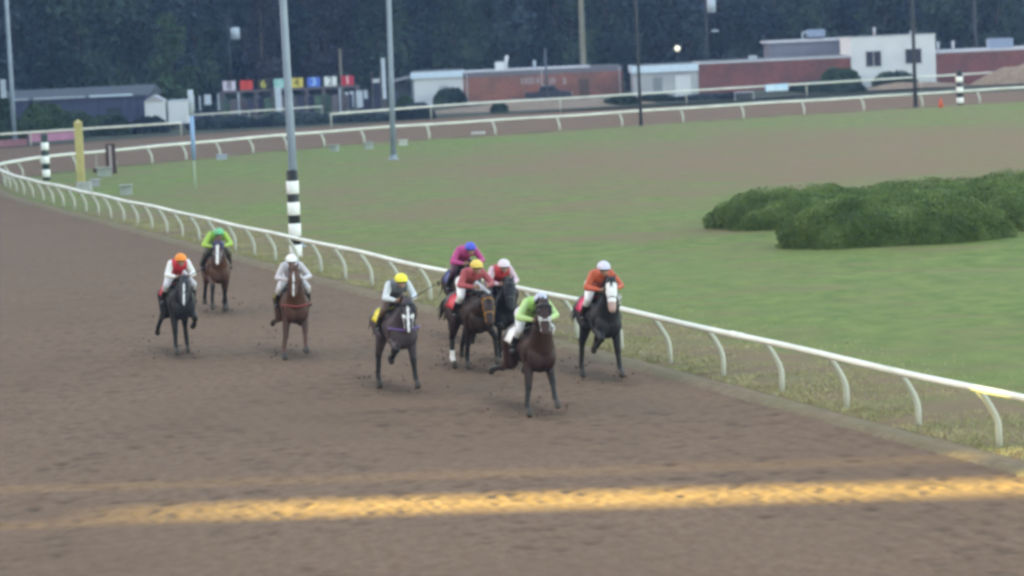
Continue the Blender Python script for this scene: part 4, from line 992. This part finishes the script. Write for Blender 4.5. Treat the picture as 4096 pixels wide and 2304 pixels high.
def build_horse(sp_):
    hp, hm_ = sp_['head']; hy = 0
    tn = sp_.get('turn', -.26); poll = (1.16 - max(0, hp - 1.7) * .45, sp_.get('py', -.04), hp); ln = .56; dz = hp - hm_; ho_ = math.sqrt(max(.03, ln * ln - dz * dz)); muz = (poll[0] + ho_ * math.cos(tn), poll[1] + ho_ * math.sin(tn), hm_)
    me, legs, hd = horse_mesh(sp_['pose'], sp_.get('swap', 1), poll, muz, hy, None)
    paint_horse(me, legs, hd, COATS[sp_['coat']], sp_.get('marks', {}), hy)
    zmin = min(v.co.z for v in me.vertices)
    me.transform(Matrix.Translation((0, 0, -zmin)))
    yaw = math.atan2(FWD.y, FWD.x) + sp_.get('yaw', -.04)
    t = thing('horse', sp_['hlabel'], 'horse', (sp_['x'], sp_['y'], -.015), yaw, 'racehorses galloping down the home straight'); t.scale = (HS, HS, HS)
    link('body', me, t)
    up_ = Matrix.Translation((0, 0, -zmin))
    P_, Mz, d, fr, side, L_ = hd
    def put(mb, name, m_, par=t, smooth=True):
        mb.v = [(x, y + (hy * min(1, max(0, (x - .70) / .7)) ** 2 if z > 1.0 else 0), z - zmin) for x, y, z in mb.v]
        return mb.build(name, m_, par, smooth)
    # mane and tail
    mb = MB(); rs_ = random.Random(int(sp_['x'] * 100))
    hair = M_hairc if sp_['coat'] == 'chestnut' else M_hair
    b_ = Vector((.45, 0, 1.53)); q_ = P_ + Vector((-.10, 0, .06))
    for i in range(38):
        u = i / 37; p = b_.lerp(q_, u) + Vector((0, 0, .03 * math.sin(u * 3.1)))
        sd = rs_.choice((-1, 1)); mb.tube([p + Vector((0, 0, -.03)), p + Vector((-.06, sd * .03, .035)), p + Vector((-.11, sd * (.085 + .03 * rs_.random()), -.05 + .04 * rs_.random()))], [.018, .016, .004], 5)
    for k in (-1, 1): mb.tube([P_ + Vector((-.02, k * .01, .06)), P_ + d * .08 + fr * .10 + side * k * .01, P_ + d * .17 + fr * .105 + side * k * .02], [.016, .016, .004], 5)
    put(mb, 'mane', hair)
    mb = MB()
    for i in range(16):
        a = rs_.uniform(-.12, .12); c_ = rs_.uniform(-.08, .08)
        mb.tube([(-.84, a * .25, 1.36), (-1.02, a * .5, 1.40 + c_ * .3), (-1.28, a * 1.0, 1.22 + c_), (-1.48, a * 1.5, .98 + c_ * 1.8)], [.035, .030, .024, .004], 6)
    put(mb, 'tail', hair)
    # tack
    put(cloth_panel(-.42, .10, 1.235, 1.19, .292, .316, 1.45, flare=.05), 'saddle_cloth', cloth_mat(*sp_['cloth']))
    sd_ = MB(); sd_.add(*(lambda m_: (m_.v, m_.f))(cloth_panel(-.22, .16, 1.23, 1.22, .330, .335, .62, .035)))
    put(sd_, 'saddle', M_leather)
    g__ = MB(); g__.tube([(.12, .323 * math.sin(a), 1.19 + .318 * math.cos(a)) for a in np.linspace(.4, 2 * math.pi - .4, 30)], .016, 6); put(g__, 'girth', M_leather)
    bm_ = mat('bridle ' + sp_['bridle'][0], sp_['bridle'][1], .5)
    mb = MB()
    def ring(u, r1_, r2_, th):
        c = P_ + d * (L_ * u) - fr * .03; mb.tube([c + side * (math.cos(a) * r1_) + fr * (math.sin(a) * r2_) for a in np.linspace(0, 2 * math.pi, 19)], th, 6)
    ring(.10, .108, .135, .011); ring(.62, .086, .112, .012)
    for s in (-1, 1):
        mb.tube([P_ + side * s * .098 + d * .03, P_ + side * s * .106 + d * .22 - fr * .01, P_ + side * s * .082 + d * (L_ * .66) - fr * .01, P_ + side * s * .068 + d * (L_ * .86) - fr * .03], .010, 6)
        mb.ell(P_ + side * s * .074 + d * (L_ * .86) - fr * .03, (.026, .010, .026))
    put(mb, 'bridle', bm_)
    mb = MB()
    for s in (-1, 1):
        a = P_ + side * s * .074 + d * (L_ * .86) - fr * .03; b2_ = Vector((.83, s * .11, 1.72 + zmin * 0))
        mb.tube([a, a.lerp(b2_, .5) + Vector((0, s * .10, -.04)), b2_], .008, 5)
    put(mb, 'reins', M_leather)
    if sp_.get('roll'):
        mb = MB(); c = P_ + d * (L_ * .55) + fr * .062; mb.cap(c - side * .075 - fr * .02, c + side * .075 - fr * .02, .036, .036); put(mb, 'noseband_roll', cloth_mat(*sp_['roll']))
    if sp_.get('hood'):
        mb = MB()
        for s in (-1, 1):
            c = P_ + side * s * .098 + d * .17 + fr * .03; mb.ell(c, (.065, .030, .070), (0, .6, 0), 12, 8)
        ring_c = P_ + d * .08 - fr * .02
        mb.tube([ring_c + side * (math.cos(a) * .110) + fr * (math.sin(a) * .128) for a in np.linspace(0, 2 * math.pi, 19)], .034, 8)
        put(mb, 'blinkers', cloth_mat(*sp_['hood']))
    mb = MB()
    for s in (-1, 1): mb.ell(P_ + d * .17 + side * s * .102 + fr * .036, (.018, .012, .016), n=10, m_=7)
    put(mb, 'eyes', mat('horse eye', (.006, .005, .005), .1))
    if sp_.get('breast'):
        mb = MB(); mb.tube([(.30, s_ * .30, 1.28) if False else (.56 + .30 * math.cos(a) * 1.0, .30 * math.sin(a), 1.16 + .04 * abs(math.sin(a))) for a in np.linspace(-1.35, 1.35, 15) for s_ in (1,)], .018, 6)
        put(mb, 'breast_strap', cloth_mat(*sp_['breast']))
    return t, -zmin, yaw

# ------------------------------------------------------------------ jockeys
JC = {}
def jockey_meshes(var):
    """the crouch over the withers; var shifts arms and head a little"""
    if var in JC: return JC[var]
    hx, hz, el, tw = ((.62, 2.04, 0, 0), (.58, 1.99, .03, .05), (.66, 2.08, -.03, -.05))[var]
    J = {}
    hip = Vector((-.16, 0, 1.735)); chest = Vector((.33, tw * .4, 1.93)); neck = Vector((.47, tw * .6, 1.985)); head = Vector((hx, tw, hz))
    sk = MB(); jk = MB(); tr = MB(); bts = {}; sv = MB()
    # skin: one body
    sk.cap(hip + Vector((0, -.07, 0)), hip + Vector((0, .07, 0)), .125, .125); sk.cap(hip, chest, .120, .130); sk.cap(chest + Vector((0, -.10, 0)), chest + Vector((0, .10, 0)), .105, .105)
    sk.cap(neck - Vector((.08, 0, .02)), head - Vector((.03, 0, .01)), .058, .052)
    sk.ell(head, (.100, .078, .110), (0, -.15, 0)); sk.ell(head + Vector((.055, 0, -.075)), (.052, .050, .045))          # jaw
    sk.cap(head + Vector((.085, 0, .0)), head + Vector((.118, 0, -.032)), .012, .017, 8); sk.ell(head + Vector((.092, 0, -.075)), (.016, .028, .009)); sk.ell(head + Vector((.078, 0, -.105)), (.024, .026, .02))
    for s in (-1, 1):
        sk.ell(head + Vector((.0, s * .080, -.015)), (.022, .012, .032)); sk.ell(head + Vector((.062, s * .042, -.035)), (.03, .026, .026))
        hipj = Vector((-.14, s * .10, 1.72)); knee = Vector((.33, s * .285, 1.50)); ank = Vector((.00, s * .335, 1.20)); toe = Vector((.17, s * .345, 1.13)); heel = Vector((-.045, s * .335, 1.13))
        sh = chest + Vector((.03, s * .165, .035)); elb = Vector((.45 + el, s * (.275 + abs(tw)), 1.735)); wr = Vector((.72, s * .135, 1.70)); 
        sk.cap(hipj, knee, .088, .058); sk.cap(knee, ank, .056, .036); sk.cap(heel, toe, .036, .030)
        sk.cap(sh, elb, .056, .040); sk.cap(elb, wr, .040, .026)
        palm = wr + Vector((.055, -s * .012, .008)); sk.ell(palm, (.046, .020, .040), (0, 0, -s * .2))
        for k in range(4):                                             # fingers closed round the reins, longest second
            zk = .030 - k * .021; ln = (.030, .034, .031, .024)[k]; k0 = palm + Vector((.038, -s * .004, zk)); k1 = k0 + Vector((ln * .8, -s * .020, -.004)); k2 = k1 + Vector((-.006, -s * .030, -.003)); k3 = k2 + Vector((-.026, -s * .006, 0))
            sk.cap(k0, k1, .0098, .0092, 8, 2); sk.cap(k1, k2, .0092, .0088, 8, 2); sk.cap(k2, k3, .0088, .008, 8, 2)
        t0 = palm + Vector((-.012, -s * .012, .030)); t1 = t0 + Vector((.030, -s * .022, .022)); sk.cap(t0, t1, .0115, .010, 8, 2); sk.cap(t1, t1 + Vector((.028, -s * .006, .002)), .010, .0085, 8, 2)
        # clothes over it
        tr.cap(hipj, knee, .108, .072); tr.cap(knee, knee.lerp(ank, .35), .072, .060)
        bt = bts[s] = MB(); bt.cap(knee.lerp(ank, .26), ank, .062, .046); bt.cap(heel, toe, .046, .038); bt.cap(ank, heel + Vector((0, 0, .01)), .046, .045)
        sv.cap(sh, elb, .078, .062); sv.cap(elb, elb.lerp(wr, .88), .062, .038)
    tr.cap(hip + Vector((-.02, -.08, 0)), hip + Vector((-.02, .08, 0)), .128, .128); tr.cap(hip, hip.lerp(chest, .25), .140, .135)
    jk.cap(hip.lerp(chest, .22), chest, .138, .150); jk.cap(chest + Vector((0, -.115, .005)), chest + Vector((0, .115, .005)), .126, .126); jk.cap(chest, neck, .13, .082)
    J['body'] = fused(sk, .009, 2); J['trousers'] = fused(tr, .014, 4); J['jacket'] = fused(jk, .014, 4); J['sleeves'] = fused(sv, .013, 3); J['boot_r'] = fused(bts[-1], .012, 3); J['boot_l'] = fused(bts[1], .012, 3)
    hc = head + Vector((-.012, 0, .028)); he = MB()
    he.ell(hc, (.142, .122, .118), (0, .1, 0), 22, 14); J['helmet'] = None
    v = [p for p in he.v]; kz = hc.z - .022
    me = bpy.data.meshes.new('helmet'); pts = [(x, y, max(z, kz + (x - hc.x) * .12)) for x, y, z in v]; me.from_pydata(pts, [], he.f); me.update(); me.polygons.foreach_set('use_smooth', [True] * len(me.polygons)); J['helmet'] = me
    pk = MB(); n_ = 15; vv = []
    for kk in (0, 1):
        for i in range(n_):
            a = -1.05 + 2.1 * i / (n_ - 1); vv.append((hc.x + .125 * math.cos(a), hc.y + .118 * math.sin(a), kz + .018 - kk * .010)); vv.append((hc.x + (.125 + .060 * math.cos(a)) * math.cos(a), hc.y + .125 * math.sin(a), kz + .004 - kk * .010))
    ff = []
    for i in range(n_ - 1):
        a = 2 * i; ff += [(a, a + 1, a + 3, a + 2), (a + 2 * n_ + 2, a + 2 * n_ + 3, a + 2 * n_ + 1, a + 2 * n_), (a + 1, a + 2 * n_ + 1, a + 2 * n_ + 3, a + 3)]
    J['peak'] = bpy.data.meshes.new('peak'); J['peak'].from_pydata(vv, [], ff); J['peak'].update()
    gg = MB(); gg.tube([head + Vector((.10 * math.cos(a) + .012, .088 * math.sin(a), -.005)) for a in np.linspace(-1.3, 1.3, 13)], .024, 8); J['goggles'] = bpy.data.meshes.new('goggles'); J['goggles'].from_pydata(gg.v, [], gg.f); J['goggles'].update(); J['goggles'].polygons.foreach_set('use_smooth', [True] * len(gg.f))
    st = MB()
    for s in (-1, 1):
        st.tube([(.04, s * .345, 1.09), (.16, s * .345, 1.085), (.17, s * .345, 1.15)], .012, 6)
    for q in J.values(): q.materials.append(M_leather)
    JC[var] = J; return J
M_skin = mat('skin', (.30, .17, .12), .55, var=.06)
def build_jockey(sp_, dz, yaw):
    J = jockey_meshes(sp_.get('jv', 0))
    t = thing('person', sp_['jlabel'], 'person', (sp_['x'], sp_['y'], dz * HS - .015), yaw, 'jockeys riding the racehorses'); t.scale = (HS, HS, HS)
    def part(n_, m_):
        o = link(n_, J[n_], t); o.material_slots[0].link = 'OBJECT'; o.material_slots[0].material = m_; return o
    part('body', M_skin)
    part('trousers', cloth_mat(*sp_['trousers'])); part('jacket', cloth_mat(*sp_['jacket'])); part('sleeves', cloth_mat(*sp_['sleeves'])); [setattr(part(k_, M_leather), 'name', 'boot') for k_ in ('boot_l', 'boot_r')]
    h = part('helmet', cloth_mat(*sp_['cap'])); pk = part('peak', cloth_mat(*sp_['cap'])); pk.parent = h; part('goggles', mat('goggle lens', (.03, .03, .035), .15))
    return t
WHITE = ('white', (.74, .72, .72)); OFFW = ('off white', (.60, .58, .60))
RIDERS = [
 dict(x=-7.80, y=69.8, yaw=-.03,  pose='stance', swap=-1, head=(1.66, 1.20), hy=.05, coat='black', marks={'blaze': .018}, cloth=('red', (.60, .035, .055)), bridle=('grey', (.10, .10, .11)), jv=0,
      cap=('orange', (.85, .27, .05)), jacket=('red', (.50, .05, .06)), sleeves=WHITE, trousers=OFFW,
      hlabel='black racehorse with a red saddle cloth under the orange-capped rider at far left', jlabel='jockey in orange cap, dark red jacket and white sleeves on the leftmost black horse'),
 dict(x=-7.95, y=80.8, yaw=-.10,  pose='push', swap=1, head=(1.84, 1.36), hy=.0, coat='chestnut', marks={'blaze': .034, 'points': True}, cloth=('green', (.10, .24, .12)), bridle=('blue grey', (.28, .30, .38)), hood=('navy', (.05, .06, .14)), jv=1,
      cap=('mint green', (.12, .46, .24)), jacket=('lime', (.16, .38, .08)), sleeves=('yellow green', (.36, .54, .10)), trousers=('dark brown', (.09, .07, .05)),
      hlabel='hindmost chestnut racehorse with a white blaze and navy blinkers', jlabel='jockey in mint green cap and lime jacket on the hindmost horse'),
 dict(x=-5.05, y=68.6, yaw=-.12,  pose='reach', swap=1, head=(1.95, 1.46), hy=-.03, coat='chestnut', marks={'points': False, 'blaze': .014}, cloth=('olive yellow', (.38, .36, .08)), bridle=('brown', (.06, .025, .015)), jv=2,
      cap=WHITE, jacket=('pale grey', (.46, .45, .50)), sleeves=('greyish white', (.54, .50, .53)), trousers=OFFW, breast=('dull red', (.25, .05, .05)),
      hlabel='chestnut racehorse with its head up running alone below the tall striped pole', jlabel='jockey in white cap and pale grey silks in front of the tall striped pole'),
 dict(x=-2.42, y=61.0, yaw=-.02,  pose='stance', swap=1, head=(1.70, 1.22), hy=.03, coat='seal', marks={'blaze': .02}, cloth=('yellow', (.72, .58, .06)), bridle=('white', (.62, .62, .64)), roll=WHITE, hood=('black', (.03, .03, .035)), breast=('purple', (.16, .09, .28)), jv=0,
      cap=('lemon yellow', (.82, .72, .08)), jacket=('charcoal grey', (.12, .13, .15)), sleeves=('light grey', (.56, .60, .64)), trousers=('brown', (.12, .07, .05)),
      hlabel='seal brown racehorse with a yellow saddle cloth and white noseband at centre', jlabel='jockey in bright lemon yellow cap and grey sleeves holding a whip'),
 dict(x=-1.15, y=70.4, pose='gather', swap=-1, head=(1.62, 1.16), hy=.0, coat='darkbay', marks={}, cloth=('dark blue', (.05, .06, .2)), bridle=('black', (.02, .02, .02)), jv=1,
      cap=('royal blue', (.07, .09, .52)), jacket=('magenta', (.46, .06, .20)), sleeves=('magenta', (.46, .06, .20)), trousers=('dark maroon', (.08, .03, .05)),
      hlabel='dark bay racehorse mostly hidden behind the two horses at centre', jlabel='jockey in royal blue cap and magenta jacket behind the centre pair'),
 dict(x=-.93, y=64.2, yaw=.05,  pose='push', swap=-1, head=(1.52, 1.06), hy=.04, coat='darkbay', marks={'socks': (2,)}, cloth=('red', (.60, .035, .055)), bridle=('orange', (.50, .20, .03)), jv=2,
      cap=('golden yellow', (.74, .52, .12)), jacket=('brick red', (.38, .075, .085)), sleeves=('brick red', (.38, .075, .085)), trousers=WHITE,
      hlabel='dark bay racehorse with an orange bridle and red saddle cloth in the centre pair', jlabel='jockey in golden yellow cap, brick red jacket and white trousers in the centre pair'),
 dict(x=-.33, y=65.2, pose='stretch', swap=1, head=(1.77, 1.28), hy=.05, coat='black', marks={}, cloth=('dark grey', (.08, .08, .09)), bridle=('grey', (.10, .10, .11)), jv=0,
      cap=('pinkish white', (.70, .60, .66)), jacket=('scarlet red', (.52, .05, .06)), sleeves=('pale pink', (.62, .44, .50)), trousers=('dark maroon', (.08, .03, .05)),
      hlabel='black racehorse on the rail side of the centre pair', jlabel='jockey in pinkish white cap, scarlet jacket and pale pink sleeves'),
 dict(x=.30, y=56.6, yaw=-.02,  pose='reach', swap=1, head=(2.00, 1.52), hy=.06, coat='bay', marks={'blaze': .0}, cloth=WHITE, bridle=('white', (.62, .62, .64)), hood=('black', (.03, .03, .035)), roll=('grey white', (.5, .5, .5)), jv=1,
      cap=('silver grey', (.46, .47, .58)), jacket=('neon lime', (.30, .52, .13)), sleeves=('pale lime', (.44, .62, .26)), trousers=OFFW,
      hlabel='leading bay racehorse nearest the viewer with white bridle and white saddle cloth', jlabel='jockey in silver cap and neon lime jacket on the leading horse'),
 dict(x=1.76, y=61.3, yaw=-.07,  pose='stance', swap=1, head=(1.88, 1.40), hy=.10, coat='black', marks={'blaze': .095, 'nose': True}, cloth=('crimson', (.62, .03, .10)), bridle=('black', (.02, .02, .02)), jv=2,
      cap=('pale lavender', (.60, .56, .68)), jacket=('orange red', (.52, .10, .05)), sleeves=('orange red', (.52, .10, .05)), trousers=WHITE,
      hlabel='black racehorse with a broad white face nearest the home rail', jlabel='jockey in lavender cap, orange-red jacket and white trousers nearest the rail'),
]
for sp_ in RIDERS:
    t, dz, yaw = build_horse(sp_); build_jockey(sp_, dz, yaw); sp_['dz'] = dz; sp_['yawv'] = yaw
def whip(label, sp_, a, b):
    t = thing('whip', label, 'whip', (sp_['x'], sp_['y'], sp_['dz'] * HS - .015), sp_['yawv']); t.scale = (HS, HS, HS)
    a = Vector(a); b = Vector(b)
    MB().tube([a - (b - a) * .18, a + (b - a) * .15], [.013, .012], 8).build('handle', M_tan, t, True)
    MB().tube([a + (b - a) * .152, a.lerp(b, .6), b], [.010, .008, .007], 6).build('shaft', M_leather, t, True)
    MB().box(-.0, .11, -.006, .006, -.045, .045).build('flap', M_leather, t, loc=b)
whip('black whip held up and outward by the lemon-capped jockey', RIDERS[3], (.79, .12, 1.71), (.86, .62, 1.98))
whip('black whip pointing outward from the hand of the orange-capped jockey', RIDERS[0], (.79, .12, 1.71), (.84, .58, 1.93))

# clods thrown up by the hooves
g_ = np.random.default_rng(19); mb = MB()
for sp_ in RIDERS:
    f_ = Vector((math.cos(sp_['yawv']), math.sin(sp_['yawv']), 0)); l_ = Vector((-f_.y, f_.x, 0)); o_ = Vector((sp_['x'], sp_['y'], 0))
    for i in range(40):
        along = g_.uniform(-2.6, .9); p = o_ + f_ * along + l_ * g_.normal(0, .38); p.z = max(.0, abs(g_.normal(0, .20)) * (1.1 - .2 * along) - .10)
        q = g_.uniform(.009, .028); mb.ell(p, (q * g_.uniform(.7, 1.5), q, q * g_.uniform(.5, .9)), (g_.uniform(0, 3), g_.uniform(0, 3), 0), 6, 5)
tag(mb.build('dirt', mat('thrown clods', (.075, .050, .038), .95, var=.3)), 'clods of dark dirt thrown up round the hooves', 'dirt', kind='stuff')

# ------------------------------------------------------------------ unseen blocks added west of the course, shading all but two sun gaps
M_blocker = mat('blocker concrete', (.30, .30, .29), .85, var=.1, scale=.2)
def stand(name, label, y0, y1, h, at_end=False, deep=22):  # off-frame block added to shade the course and shape the sun strip
    """unseen sun blocker from y0 to y1; the walls facing the gap lie along the low sun"""
    L_ = y1 - y0; t = thing(name, label, 'building', (-120.0, y1 if at_end else y0, 0), -math.atan(.09)); o_ = -L_ if at_end else 0
    MB().box(-deep, 0, o_, o_ + L_, -.2, h).build('wall', M_blocker, t); MB().box(-deep - .5, 1.5, o_, o_ + L_, h + .003, h + .6).build('roof', M_roof, t)
    n_ = max(1, int(L_ / 6)); mb = MB()
    for i in range(n_):
        for lv in range(4):
            a = o_ + L_ * (i + .25) / n_; mb.box(.003, .08, a, a + L_ * .5 / n_, 2 + lv * h / 5, 2 + lv * h / 5 + h / 9)
    mb.build('blocker_glass', M_glass, t)
    return t
yc = lambda y, x=0.0: y + .09 * (x + 120.0)         # ray through ground (x, y) back to the blockers' face
GA0, GA1 = yc(44.95), yc(46.45)
GB0, GB1 = yc(48.70), yc(48.93)
stand('long_blocker', 'long unseen block added to shade the home straight', -160, GA0, 55, True)
stand('slim_blocker', 'slim unseen block added between the two sun gaps', GA1, GB0, 54, deep=6)
stand('far_blocker', 'tall unseen block added to shade the far course', GB1, 430, 55)
t = thing('sun_sill', 'unseen sill added in the broad gap to fade the sun strip', 'wall', (-119.0, GA0, 0), -math.atan(.09)); MB().box(-.4, 0, .002, GA1 - GA0 - .002, -.1, 25.35).build('wall', M_blocker, t)  # added sill, its height set to fade the strip's left end
t = thing('sun_sill', 'taller unseen sill added in the narrow gap to shorten the faint strip', 'wall', (-119.0, GB0, 0), -math.atan(.09)); MB().box(-.4, 0, .002, GB1 - GB0 - .002, -.1, 28.3).build('wall', M_blocker, t)  # added sill keeping the faint second strip to the right

# ------------------------------------------------------------------ evening haze
hz = MB().box(-142, 160, -25, 760, -1.2, 58); ho = hz.build('haze', None)
mh = bpy.data.materials.new('haze'); mh.use_nodes = True; n = mh.node_tree; n.nodes.clear(); ou = n.nodes.new('ShaderNodeOutputMaterial'); vo = n.nodes.new('ShaderNodeVolumePrincipled')
vo.inputs['Color'].default_value = (.36, .58, 1.0, 1); vo.inputs['Density'].default_value = .00026; vo.inputs['Anisotropy'].default_value = 0.0
n.links.new(vo.outputs[0], ou.inputs['Volume']); ho.data.materials.append(mh)
tag(ho, 'thin bluish evening haze over the course', 'haze', kind='stuff')
